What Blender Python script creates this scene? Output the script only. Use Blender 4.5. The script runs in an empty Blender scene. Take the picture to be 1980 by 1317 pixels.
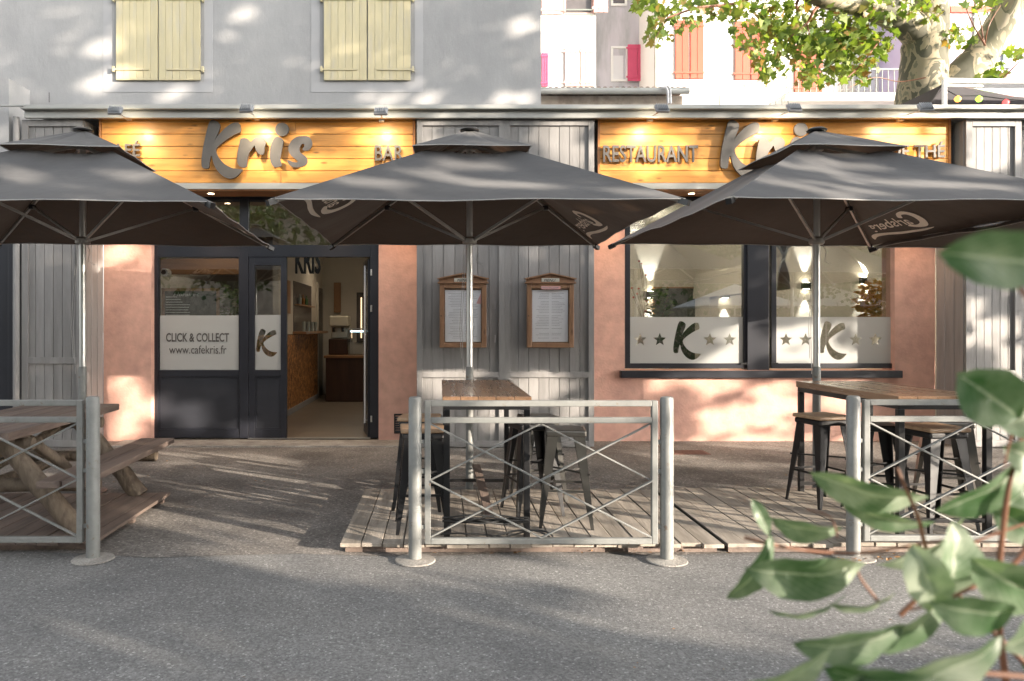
import bpy, bmesh, math, random
import numpy as np
from mathutils import Vector, Matrix
random.seed(7); RNG = np.random.RandomState(11)
R = math.radians
SC = bpy.context.scene
COL = SC.collection
# ------------------------------------------------------------------ camera
F = 1421.0; VX = 850.0; HY = 633.0; CH = 1.6
def P(px, py, Y): return Vector(((px-VX)*Y/F, Y, CH-(py-HY)*Y/F))
def G(px, py, z=0.0):
    Y = (CH-z)*F/(py-HY); return Vector(((px-VX)*Y/F, Y, z))
cam = bpy.data.cameras.new('camera'); cam_o = bpy.data.objects.new('camera', cam); COL.objects.link(cam_o)
cam_o.location = (0, 0, CH); cam_o.rotation_euler = (R(90), 0, 0)
cam.sensor_width = 36; cam.lens = F/1980*36
cam.shift_x = (990-VX)/1980; cam.shift_y = -(658.5-HY)/1980
cam.clip_start = 0.05; cam.clip_end = 500
cam.dof.use_dof = True; cam.dof.focus_distance = 7.5; cam.dof.aperture_fstop = 4.5
SC.camera = cam_o
# ------------------------------------------------------------------ light
SUN_AZ = R(57.5); SUN_EL = R(10.6)       # azimuth: to the right of straight behind the camera
SV = Vector((math.sin(SUN_AZ)*math.cos(SUN_EL), -math.cos(SUN_AZ)*math.cos(SUN_EL), math.sin(SUN_EL)))
W = bpy.data.worlds.new('World'); SC.world = W; W.use_nodes = True
nt = W.node_tree; bg = nt.nodes['Background']
sky = nt.nodes.new('ShaderNodeTexSky'); sky.sky_type = 'NISHITA'; sky.sun_disc = False
sky.sun_elevation = SUN_EL; sky.sun_rotation = math.pi - SUN_AZ
sky.air_density = 1.0; sky.dust_density = 2.5; sky.ozone_density = 0.6
hs = nt.nodes.new('ShaderNodeHueSaturation'); hs.inputs['Saturation'].default_value = 0.22
nt.links.new(sky.outputs[0], hs.inputs['Color']); nt.links.new(hs.outputs[0], bg.inputs[0]); bg.inputs[1].default_value = 0.15
sl = bpy.data.lights.new('sun', 'SUN'); so = bpy.data.objects.new('sun', sl); COL.objects.link(so)
sl.energy = 3.7; sl.angle = R(0.4); sl.color = (1.0, 0.87, 0.72)
so.rotation_euler = SV.to_track_quat('Z', 'Y').to_euler(); so.location = (10, -8, 12)
SC.view_settings.view_transform = 'Standard'; SC.view_settings.look = 'None'; SC.view_settings.gamma = 1
SC.view_settings.exposure = 2.02
SC.cycles.max_bounces = 8; SC.cycles.transparent_max_bounces = 16
SC.cycles.sample_clamp_indirect = 6; SC.cycles.caustics_reflective = False; SC.cycles.caustics_refractive = False
SC.cycles.use_denoising = True

# ------------------------------------------------------------------ materials
def new_mat(name):
    m = bpy.data.materials.new(name); m.use_nodes = True
    return m, m.node_tree, m.node_tree.nodes['Principled BSDF']
def c4(c): return (c[0], c[1], c[2], 1)
def pbr(name, col, rough=.6, metal=0., var=.12, scale=3., bump=0., bscale=60., island=0., stretch=(1,1,1), col2=None, c2lo=.45, c2hi=.6, c2scale=1.5, spec=.5, speck=None, rvar=0., detail=6, coat=0., stones=0):
    m, t, b = new_mat(name); N = t.nodes.new; L = t.links.new
    tc = N('ShaderNodeTexCoord'); mp = N('ShaderNodeMapping'); mp.inputs['Scale'].default_value = stretch
    L(tc.outputs['Object'], mp.inputs[0])
    vec = mp.outputs[0]
    if island:
        geo = N('ShaderNodeNewGeometry'); off = N('ShaderNodeVectorMath'); off.operation = 'ADD'
        sc_ = N('ShaderNodeMath'); sc_.operation = 'MULTIPLY'; sc_.inputs[1].default_value = 37
        L(geo.outputs['Random Per Island'], sc_.inputs[0]); L(vec, off.inputs[0]); L(sc_.outputs[0], off.inputs[1]); vec = off.outputs[0]
    n = N('ShaderNodeTexNoise'); n.inputs['Scale'].default_value = scale; n.inputs['Detail'].default_value = detail; n.inputs['Roughness'].default_value = .6
    L(vec, n.inputs['Vector'])
    r = N('ShaderNodeMapRange'); r.inputs[1].default_value = .25; r.inputs[2].default_value = .75
    r.inputs[3].default_value = 1-var; r.inputs[4].default_value = 1+var; L(n.outputs[0], r.inputs[0])
    base = N('ShaderNodeMix'); base.data_type = 'RGBA'; base.inputs[6].default_value = c4(col); base.inputs[7].default_value = c4(col2 or col)
    if col2:
        n2 = N('ShaderNodeTexNoise'); n2.inputs['Scale'].default_value = c2scale; n2.inputs['Detail'].default_value = 8; n2.inputs['Roughness'].default_value = .65
        L(vec, n2.inputs['Vector']); r2 = N('ShaderNodeMapRange'); r2.inputs[1].default_value = c2lo; r2.inputs[2].default_value = c2hi
        L(n2.outputs[0], r2.inputs[0]); L(r2.outputs[0], base.inputs[0])
    else: base.inputs[0].default_value = 0
    mul = N('ShaderNodeVectorMath'); mul.operation = 'SCALE'; L(base.outputs[2], mul.inputs[0]); L(r.outputs[0], mul.inputs['Scale'])
    out = mul.outputs[0]
    if island:
        ri = N('ShaderNodeMapRange'); ri.inputs[3].default_value = 1-island; ri.inputs[4].default_value = 1+island
        L(geo.outputs['Random Per Island'], ri.inputs[0])
        mu2 = N('ShaderNodeVectorMath'); mu2.operation = 'SCALE'; L(out, mu2.inputs[0]); L(ri.outputs[0], mu2.inputs['Scale']); out = mu2.outputs[0]
    if speck:
        v = N('ShaderNodeTexNoise'); v.inputs['Scale'].default_value = speck[0]; v.inputs['Detail'].default_value = 2
        L(tc.outputs['Object'], v.inputs['Vector'])
        r3 = N('ShaderNodeMapRange'); r3.inputs[1].default_value = .3; r3.inputs[2].default_value = .7; r3.inputs[3].default_value = 1-speck[1]; r3.inputs[4].default_value = 1+speck[1]
        L(v.outputs[0], r3.inputs[0]); mu3 = N('ShaderNodeVectorMath'); mu3.operation = 'SCALE'; L(out, mu3.inputs[0]); L(r3.outputs[0], mu3.inputs['Scale']); out = mu3.outputs[0]
    L(out, b.inputs['Base Color'])
    b.inputs['Roughness'].default_value = rough; b.inputs['Metallic'].default_value = metal; b.inputs['Specular IOR Level'].default_value = spec
    if coat: b.inputs['Coat Weight'].default_value = coat; b.inputs['Coat Roughness'].default_value = .15
    if rvar:
        rr = N('ShaderNodeMapRange'); rr.inputs[3].default_value = max(.02, rough-rvar); rr.inputs[4].default_value = min(1, rough+rvar); L(n.outputs[0], rr.inputs[0]); L(rr.outputs[0], b.inputs['Roughness'])
    if stones:
        vo = N('ShaderNodeTexVoronoi'); vo.inputs['Scale'].default_value = stones; L(tc.outputs['Object'], vo.inputs['Vector'])
        sx = N('ShaderNodeSeparateXYZ'); L(vo.outputs['Color'], sx.inputs[0])
        q1 = N('ShaderNodeMapRange'); q1.inputs[3].default_value = .74; q1.inputs[4].default_value = 1.24; L(sx.outputs[0], q1.inputs[0])
        q2 = N('ShaderNodeMapRange'); q2.inputs[1].default_value = .955; q2.inputs[2].default_value = .965; q2.inputs[3].default_value = 0; q2.inputs[4].default_value = .8; L(sx.outputs[1], q2.inputs[0])
        q3 = N('ShaderNodeMath'); q3.operation = 'ADD'; L(q1.outputs[0], q3.inputs[0]); L(q2.outputs[0], q3.inputs[1])
        mu4 = N('ShaderNodeVectorMath'); mu4.operation = 'SCALE'; L(out, mu4.inputs[0]); L(q3.outputs[0], mu4.inputs['Scale']); L(mu4.outputs[0], b.inputs['Base Color'])
    if bump:
        nb = N('ShaderNodeTexNoise'); nb.inputs['Scale'].default_value = bscale; nb.inputs['Detail'].default_value = 5; L(vec, nb.inputs['Vector'])
        bp = N('ShaderNodeBump'); bp.inputs['Strength'].default_value = bump; bp.inputs['Distance'].default_value = .02; L(nb.outputs[0], bp.inputs['Height']); L(bp.outputs[0], b.inputs['Normal'])
    return m
def knotty(name, col, dark, axis='x', island=.12, rough=.5, coat=.0, knots=True):
    st = {'x': (.35, 5, 5), 'y': (5, .35, 5), 'z': (5, 5, .35)}[axis]
    m = pbr(name, col, rough, var=.10, scale=4, island=island, stretch=st, col2=dark, c2lo=.5, c2hi=.75, c2scale=3, bump=.12, bscale=12, coat=coat, rvar=.12)
    if not knots: return m
    t = m.node_tree; N = t.nodes.new; L = t.links.new; b = t.nodes['Principled BSDF']
    src = b.inputs['Base Color'].links[0].from_socket
    tc = N('ShaderNodeTexCoord'); mp = N('ShaderNodeMapping'); mp.inputs['Scale'].default_value = {'x': (1.7, 5, 5), 'y': (5, 1.7, 5), 'z': (5, 5, 1.7)}[axis]
    v = N('ShaderNodeTexVoronoi'); v.inputs['Scale'].default_value = 1.6; L(tc.outputs['Object'], mp.inputs[0]); L(mp.outputs[0], v.inputs['Vector'])
    r = N('ShaderNodeMapRange'); r.inputs[1].default_value = .05; r.inputs[2].default_value = .16; r.inputs[3].default_value = .38; r.inputs[4].default_value = 1; L(v.outputs['Distance'], r.inputs[0])
    mu = N('ShaderNodeVectorMath'); mu.operation = 'SCALE'; L(src, mu.inputs[0]); L(r.outputs[0], mu.inputs['Scale']); L(mu.outputs[0], b.inputs['Base Color'])
    return m
def emis(name, col, s):
    m, t, b = new_mat(name); b.inputs['Base Color'].default_value = c4(col); b.inputs['Emission Color'].default_value = c4(col); b.inputs['Emission Strength'].default_value = s; return m
def glass(name, tint=(.86,.88,.87), refl=.22, rough=.0):
    m, t, b = new_mat(name); t.nodes.remove(b); N = t.nodes.new; L = t.links.new
    out = [x for x in t.nodes if x.type == 'OUTPUT_MATERIAL'][0]
    tr = N('ShaderNodeBsdfTransparent'); tr.inputs[0].default_value = c4(tint)
    gl = N('ShaderNodeBsdfGlossy'); gl.inputs['Roughness'].default_value = rough
    fr = N('ShaderNodeLayerWeight'); fr.inputs[0].default_value = .5; pw = N('ShaderNodeMath'); pw.operation = 'POWER'; pw.inputs[1].default_value = 4; L(fr.outputs['Facing'], pw.inputs[0])
    ad = N('ShaderNodeMath'); ad.operation = 'MULTIPLY_ADD'; ad.inputs[1].default_value = .8; ad.inputs[2].default_value = refl; ad.use_clamp = True
    L(pw.outputs[0], ad.inputs[0]); mx = N('ShaderNodeMixShader'); L(ad.outputs[0], mx.inputs[0]); L(tr.outputs[0], mx.inputs[1]); L(gl.outputs[0], mx.inputs[2]); L(mx.outputs[0], out.inputs[0])
    return m
def leafmat(name, c1, c2, trans=.35, rough=.5, scale=2.):
    m, t, b = new_mat(name); N = t.nodes.new; L = t.links.new
    out = [x for x in t.nodes if x.type == 'OUTPUT_MATERIAL'][0]
    geo = N('ShaderNodeNewGeometry'); mx = N('ShaderNodeMix'); mx.data_type = 'RGBA'; mx.inputs[6].default_value = c4(c1); mx.inputs[7].default_value = c4(c2)
    L(geo.outputs['Random Per Island'], mx.inputs[0]); L(mx.outputs[2], b.inputs['Base Color']); b.inputs['Roughness'].default_value = rough
    tl = N('ShaderNodeBsdfTranslucent'); sc_ = N('ShaderNodeVectorMath'); sc_.operation = 'MULTIPLY'; sc_.inputs[1].default_value = (1.5, 1.6, .6)
    L(mx.outputs[2], sc_.inputs[0]); L(sc_.outputs[0], tl.inputs[0])
    ms = N('ShaderNodeMixShader'); ms.inputs[0].default_value = trans; L(b.outputs[0], ms.inputs[1]); L(tl.outputs[0], ms.inputs[2]); L(ms.outputs[0], out.inputs[0])
    return m
def canvas(name, col, back):
    m, t, b = new_mat(name); N = t.nodes.new; L = t.links.new
    out = [x for x in t.nodes if x.type == 'OUTPUT_MATERIAL'][0]
    tc = N('ShaderNodeTexCoord'); n = N('ShaderNodeTexNoise'); n.inputs['Scale'].default_value = 2.2; n.inputs['Detail'].default_value = 6; L(tc.outputs['Object'], n.inputs['Vector'])
    r = N('ShaderNodeMapRange'); r.inputs[1].default_value = .3; r.inputs[2].default_value = .7; r.inputs[3].default_value = .86; r.inputs[4].default_value = 1.16; L(n.outputs[0], r.inputs[0])
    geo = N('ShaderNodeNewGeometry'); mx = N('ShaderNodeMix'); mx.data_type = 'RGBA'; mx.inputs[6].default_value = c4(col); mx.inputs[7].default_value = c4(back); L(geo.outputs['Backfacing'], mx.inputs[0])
    s = N('ShaderNodeVectorMath'); s.operation = 'SCALE'; L(mx.outputs[2], s.inputs[0]); L(r.outputs[0], s.inputs['Scale']); L(s.outputs[0], b.inputs['Base Color']); b.inputs['Roughness'].default_value = .75
    b.inputs['Sheen Weight'].default_value = .15
    w = N('ShaderNodeTexNoise'); w.inputs['Scale'].default_value = 5; w.inputs['Detail'].default_value = 3; L(tc.outputs['Object'], w.inputs['Vector'])
    bp = N('ShaderNodeBump'); bp.inputs['Strength'].default_value = .25; bp.inputs['Distance'].default_value = .03; L(w.outputs[0], bp.inputs['Height']); L(bp.outputs[0], b.inputs['Normal'])
    tl = N('ShaderNodeBsdfTranslucent'); tl.inputs[0].default_value = (.22, .13, .08, 1)
    ms = N('ShaderNodeMixShader'); ms.inputs[0].default_value = .07; L(b.outputs[0], ms.inputs[1]); L(tl.outputs[0], ms.inputs[2]); L(ms.outputs[0], out.inputs[0])
    return m
def film(name):
    m, t, b = new_mat(name); N = t.nodes.new; L = t.links.new
    out = [x for x in t.nodes if x.type == 'OUTPUT_MATERIAL'][0]
    b.inputs['Base Color'].default_value = (.52, .53, .52, 1); b.inputs['Roughness'].default_value = .3
    tl = N('ShaderNodeBsdfTranslucent'); tl.inputs[0].default_value = (.7, .7, .66, 1)
    ms = N('ShaderNodeMixShader'); ms.inputs[0].default_value = .2; L(b.outputs[0], ms.inputs[1]); L(tl.outputs[0], ms.inputs[2])
    tr = N('ShaderNodeBsdfTransparent'); m2 = N('ShaderNodeMixShader'); m2.inputs[0].default_value = .12; L(ms.outputs[0], m2.inputs[1]); L(tr.outputs[0], m2.inputs[2]); L(m2.outputs[0], out.inputs[0])
    return m
def bark_plane(name):
    m, t, b = new_mat(name); N = t.nodes.new; L = t.links.new
    tc = N('ShaderNodeTexCoord'); mp = N('ShaderNodeMapping'); mp.inputs['Scale'].default_value = (1, 1, .55); L(tc.outputs['Object'], mp.inputs[0])
    n = N('ShaderNodeTexNoise'); n.inputs['Scale'].default_value = 2.6; n.inputs['Detail'].default_value = 3; n.inputs['Distortion'].default_value = 1.2; L(mp.outputs[0], n.inputs['Vector'])
    cr = N('ShaderNodeValToRGB'); cr.color_ramp.interpolation = 'CONSTANT'
    e = cr.color_ramp.elements; e[0].position = 0; e[0].color = (.11, .105, .075, 1); e[1].position = .46; e[1].color = (.34, .29, .20, 1)
    k = e.new(.53); k.color = (.20, .19, .13, 1); k = e.new(.60); k.color = (.48, .42, .31, 1)
    L(n.outputs[0], cr.inputs[0]); L(cr.outputs[0], b.inputs['Base Color']); b.inputs['Roughness'].default_value = .85
    bp = N('ShaderNodeBump'); bp.inputs['Strength'].default_value = .5; bp.inputs['Distance'].default_value = .03; L(n.outputs[0], bp.inputs['Height']); L(bp.outputs[0], b.inputs['Normal'])
    return m
def foliage_near(name):
    m, t, b = new_mat(name); N = t.nodes.new; L = t.links.new
    out = [x for x in t.nodes if x.type == 'OUTPUT_MATERIAL'][0]
    geo = N('ShaderNodeNewGeometry'); tc = N('ShaderNodeTexCoord')
    n = N('ShaderNodeTexNoise'); n.inputs['Scale'].default_value = 22; n.inputs['Detail'].default_value = 7; n.inputs['Distortion'].default_value = .3; L(tc.outputs['Object'], n.inputs['Vector'])
    ad = N('ShaderNodeMath'); ad.operation = 'MULTIPLY_ADD'; ad.inputs[1].default_value = .22; L(geo.outputs['Random Per Island'], ad.inputs[0]); L(n.outputs[0], ad.inputs[2])
    at = N('ShaderNodeAttribute'); at.attribute_name = 'leaf_pos'; sx = N('ShaderNodeSeparateXYZ'); L(at.outputs['Vector'], sx.inputs[0])
    ab = N('ShaderNodeMath'); ab.operation = 'ABSOLUTE'; L(sx.outputs[1], ab.inputs[0])
    vn = N('ShaderNodeMath'); vn.operation = 'MULTIPLY_ADD'; vn.inputs[1].default_value = -.35; L(ab.outputs[0], vn.inputs[0]); L(sx.outputs[0], vn.inputs[2])
    sn = N('ShaderNodeMath'); sn.operation = 'PINGPONG'; sn.inputs[1].default_value = .045; L(vn.outputs[0], sn.inputs[0])
    v1 = N('ShaderNodeMapRange'); v1.inputs[1].default_value = 0; v1.inputs[2].default_value = .012; v1.inputs[3].default_value = .10; v1.inputs[4].default_value = 0; L(sn.outputs[0], v1.inputs[0])
    v2 = N('ShaderNodeMapRange'); v2.inputs[1].default_value = .02; v2.inputs[2].default_value = .09; v2.inputs[3].default_value = .28; v2.inputs[4].default_value = 0; L(ab.outputs[0], v2.inputs[0])
    a2 = N('ShaderNodeMath'); a2.operation = 'ADD'; L(v1.outputs[0], a2.inputs[0]); L(v2.outputs[0], a2.inputs[1]); a3 = N('ShaderNodeMath'); a3.operation = 'ADD'; L(a2.outputs[0], a3.inputs[0]); L(ad.outputs[0], a3.inputs[1]); ad = a3
    cr = N('ShaderNodeValToRGB'); e = cr.color_ramp.elements; e[0].position = .40; e[0].color = (.04, .105, .03, 1); e[1].position = .86; e[1].color = (.42, .46, .38, 1)
    k = e.new(.60); k.color = (.15, .215, .135, 1)
    L(ad.outputs[0], cr.inputs[0]); L(cr.outputs[0], b.inputs['Base Color']); b.inputs['Roughness'].default_value = .42
    tl = N('ShaderNodeBsdfTranslucent'); s = N('ShaderNodeVectorMath'); s.operation = 'MULTIPLY'; s.inputs[1].default_value = (1.5, 1.7, .8); L(cr.outputs[0], s.inputs[0]); L(s.outputs[0], tl.inputs[0])
    ms = N('ShaderNodeMixShader'); ms.inputs[0].default_value = .3; L(b.outputs[0], ms.inputs[1]); L(tl.outputs[0], ms.inputs[2]); L(ms.outputs[0], out.inputs[0])
    return m
M = dict(
 road=pbr('asphalt', (.245,.24,.232), .85, var=.16, scale=1.1, bump=.5, bscale=140, speck=(40,.15), stones=105,col2=(.185,.183,.182), c2scale=.8, c2lo=.4, c2hi=.65, spec=.3),
 walk=pbr('old_asphalt', (.25,.23,.21), .88, var=.2, scale=1.6, bump=.6, bscale=110, speck=(30,.2), stones=80,col2=(.17,.155,.142), c2scale=.9, c2lo=.45, c2hi=.6, spec=.25),
 concrete=pbr('concrete', (.36,.34,.31), .9, var=.2, scale=4, bump=.4, bscale=80, speck=(80,.2), col2=(.25,.23,.21), c2scale=3),
 greywall=pbr('grey_render', (.42,.42,.423), .9, var=.09, scale=1.2, stretch=(1,1,.45), bump=.18, bscale=25, col2=(.355,.355,.36), c2scale=.55, c2lo=.42, c2hi=.62, spec=.2, speck=(60,.03)),
 pink=pbr('pink_render', (.70,.425,.34), .9, var=.12, scale=2.2, bump=.2, bscale=30, col2=(.61,.36,.295), c2scale=1.6, c2lo=.42, c2hi=.66, spec=.2, speck=(7,.09)),
 plank=pbr('grey_painted_planks', (.27,.262,.257), .6, var=.12, scale=2.5, stretch=(4,4,.5), bump=.16, bscale=18, island=.12, col2=(.23,.222,.218), c2scale=1.4),
 frame=pbr('charcoal_painted_metal', (.019,.0205,.028), .38, var=.15, scale=3, spec=.5),
 panel=pbr('charcoal_door_panel', (.034,.036,.044), .28, var=.25, scale=1.3, spec=.5),
 black=pbr('black_metal', (.009,.009,.010), .34, metal=.0, var=.3, scale=8, spec=.6, rvar=.12),
 steel=pbr('worn_grey_steel', (.10,.097,.09), .32, metal=.75, var=.25, scale=6, rvar=.15),
 alu=pbr('brushed_aluminium', (.62,.62,.60), .33, metal=.85, var=.1, scale=6),
 strut=pbr('anodised_struts', (.40,.385,.36), .4, metal=.6, var=.1, scale=6),
 zinc=pbr('zinc_flashing', (.42,.42,.40), .45, metal=.35, var=.22, scale=3, stretch=(.6,3,3), rvar=.15),
 post=pbr('grey_powder_coat', (.235,.24,.23), .42, var=.14, scale=5, spec=.5, speck=(30,.06), col2=(.19,.15,.12), c2lo=.63, c2hi=.68, c2scale=14),
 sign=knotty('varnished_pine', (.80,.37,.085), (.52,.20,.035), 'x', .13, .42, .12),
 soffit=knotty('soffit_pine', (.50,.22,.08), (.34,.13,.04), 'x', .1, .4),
 letter=pbr('brushed_grey_letters', (.10,.093,.087), .45, metal=.1, var=.2, scale=4, stretch=(1,1,1), rvar=.15),
 deck=pbr('weathered_deck', (.40,.35,.295), .8, var=.16, scale=3, stretch=(5,.5,5), island=.14, bump=.25, bscale=22, col2=(.27,.235,.195), c2scale=2),
 picnic=pbr('greyed_brown_planks', (.205,.155,.128), .65, var=.2, scale=3, stretch=(5,.5,5), island=.12, bump=.3, bscale=20, col2=(.14,.105,.09), c2scale=2),
 log=pbr('peeled_log', (.20,.155,.112), .75, var=.25, scale=3, stretch=(4,4,1), bump=.5, bscale=14, col2=(.12,.09,.065), c2scale=5, c2lo=.45, c2hi=.65),
 tabletop=knotty('oiled_table_planks', (.34,.20,.115), (.20,.11,.06), 'y', .16, .28, .25, knots=False),
 seatwood=knotty('stool_seat_wood', (.44,.29,.18), (.29,.17,.10), 'x', .12, .45, 0, knots=False),
 menuwood=knotty('menu_case_wood', (.30,.165,.09), (.17,.09,.05), 'z', .15, .4, .2),
 paper=pbr('paper', (.86,.87,.90), .5, var=.04, scale=8), ink=pbr('grey_ink', (.32,.32,.34), .8, var=.1), blackink=pbr('black_ink', (.02,.02,.02), .8, var=.1),
 pinkpaper=pbr('pink_paper', (.72,.40,.38), .7, var=.1), plate=pbr('cream_plate', (.62,.60,.52), .5, var=.05),
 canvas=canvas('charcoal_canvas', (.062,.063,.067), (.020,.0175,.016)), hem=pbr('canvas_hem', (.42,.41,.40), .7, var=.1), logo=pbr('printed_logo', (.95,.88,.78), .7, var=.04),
 shutter=pbr('faded_yellow_paint', (.62,.55,.35), .7, var=.09, scale=3, stretch=(4,4,.6), island=.06, bump=.12, bscale=20, col2=(.58,.53,.40), c2scale=2.2, c2lo=.5, c2hi=.68),
 glass=glass('window_glass', refl=.18), film=film('frosted_film'), clear=glass('display_glass', (.995,.995,.995), .02),
 cream=pbr('cream_plaster', (.58,.55,.50), .85, var=.05, scale=1.5, bump=.1, bscale=12), tilefloor=pbr('beige_floor_tile', (.20,.17,.14), .35, var=.08, scale=2, rvar=.1),
 stone=pbr('brown_pebble_stone', (.60,.29,.10), .6, var=.5, scale=14, bump=1., bscale=26, col2=(.18,.08,.03), c2scale=16, c2lo=.4, c2hi=.6, detail=3),
 darkwood=pbr('dark_stained_wood', (.055,.026,.016), .35, var=.3, scale=4, stretch=(3,3,.5)), midwood=knotty('counter_wood', (.32,.17,.08), (.18,.09,.04), 'x', .1, .35, 0, knots=False),
 bottle=pbr('bottle_glass', (.30,.34,.32), .12, var=.3, scale=5), bottleg=pbr('green_bottle_glass', (.06,.13,.05), .12, var=.3), bottleb=pbr('amber_bottle_glass', (.25,.11,.03), .12, var=.3),
 chalk=pbr('chalkboard', (.035,.045,.035), .5, var=.3, scale=4), chalkline=pbr('chalk_lines', (.55,.58,.52), .9, var=.2), white=pbr('white_paint', (.74,.74,.72), .5, var=.05),
 red=pbr('red_petals', (.55,.05,.035), .6, var=.2), orange=pbr('dried_flowers', (.50,.24,.05), .7, var=.5, scale=12), twig=pbr('twig', (.16,.085,.045), .8, var=.2),
 warm=emis('warm_lamp', (1,.72,.42), 6), strip=emis('dim_strip', (1,.72,.42), .5), lamp=emis('lamp_diffuser', (1,.86,.62), 14),
 leafA=leafmat('plane_leaves', (.065,.12,.022), (.22,.27,.06), .42), leafB=leafmat('yellowing_leaves', (.20,.19,.05), (.24,.13,.04), .35), leafD=leafmat('shade_leaves', (.04,.085,.018), (.08,.13,.03), .25),
 near=foliage_near('mottled_shrub_leaves'), stem=pbr('red_brown_twig', (.20,.085,.045), .55, var=.3, scale=20), bark=bark_plane('plane_bark'),
 hwhite=pbr('warm_white_house', (.74,.71,.67), .9, var=.05, scale=.8, bump=.1, bscale=8, col2=(.56,.53,.49), c2scale=.5, c2lo=.55, c2hi=.75), hgrey=pbr('stained_lilac_house', (.50,.48,.52), .9, var=.15, scale=1, stretch=(2,2,.5), col2=(.38,.38,.40), c2scale=.8), hpink=pbr('pink_house', (.68,.54,.56), .9, var=.06),
 hlilac=pbr('lilac_house', (.50,.44,.60), .9, var=.05), rshut=pbr('coral_shutter_paint', (.42,.085,.045), .6, var=.12, scale=3, stretch=(3,3,.6)), pshut=pbr('pink_shutter_paint', (.55,.07,.15), .6, var=.1), ppale=pbr('pale_pink_shutter_paint', (.62,.40,.36), .6, var=.08), gshut=pbr('mint_shutter_paint', (.48,.62,.52), .6, var=.08),
 tile=pbr('clay_tiles', (.34,.24,.19), .85, var=.3, scale=6, island=.25, col2=(.22,.18,.16), c2scale=4), oldwall=pbr('weathered_render', (.42,.36,.30), .95, var=.25, scale=3, bump=.3, bscale=20, col2=(.28,.23,.19), c2scale=2.5),
 iron=pbr('green_grey_iron', (.22,.25,.22), .6, var=.1), awn=pbr('white_awning_cloth', (.66,.66,.68), .7, var=.05), tarp=pbr('dark_tarpaulin', (.02,.016,.022), .7, var=.2), pane=pbr('dark_pane', (.10,.09,.09), .2, var=.2),
 flood=pbr('cast_aluminium', (.40,.42,.45), .45, metal=.5, var=.15, scale=20), cable=pbr('black_cable', (.02,.02,.02), .5, var=.1), dirt=pbr('dry_leaves', (.30,.17,.08), .85, var=.4, scale=30, island=.3), rust=pbr('rust_red_cover', (.20,.10,.075), .85, var=.3, scale=12, bump=.4),
 para=pbr('white_parasol_cloth', (.74,.75,.78), .7, var=.04), hedge=leafmat('hedge_leaves', (.03,.07,.015), (.07,.12,.03), .2),
 bulbo=emis('orange_bulb', (1,.35,.05), 1.2), bulbg=emis('green_bulb', (.35,.8,.05), 1.0), bulbr=emis('red_bulb', (1,.06,.06), 1.0),
)
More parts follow.
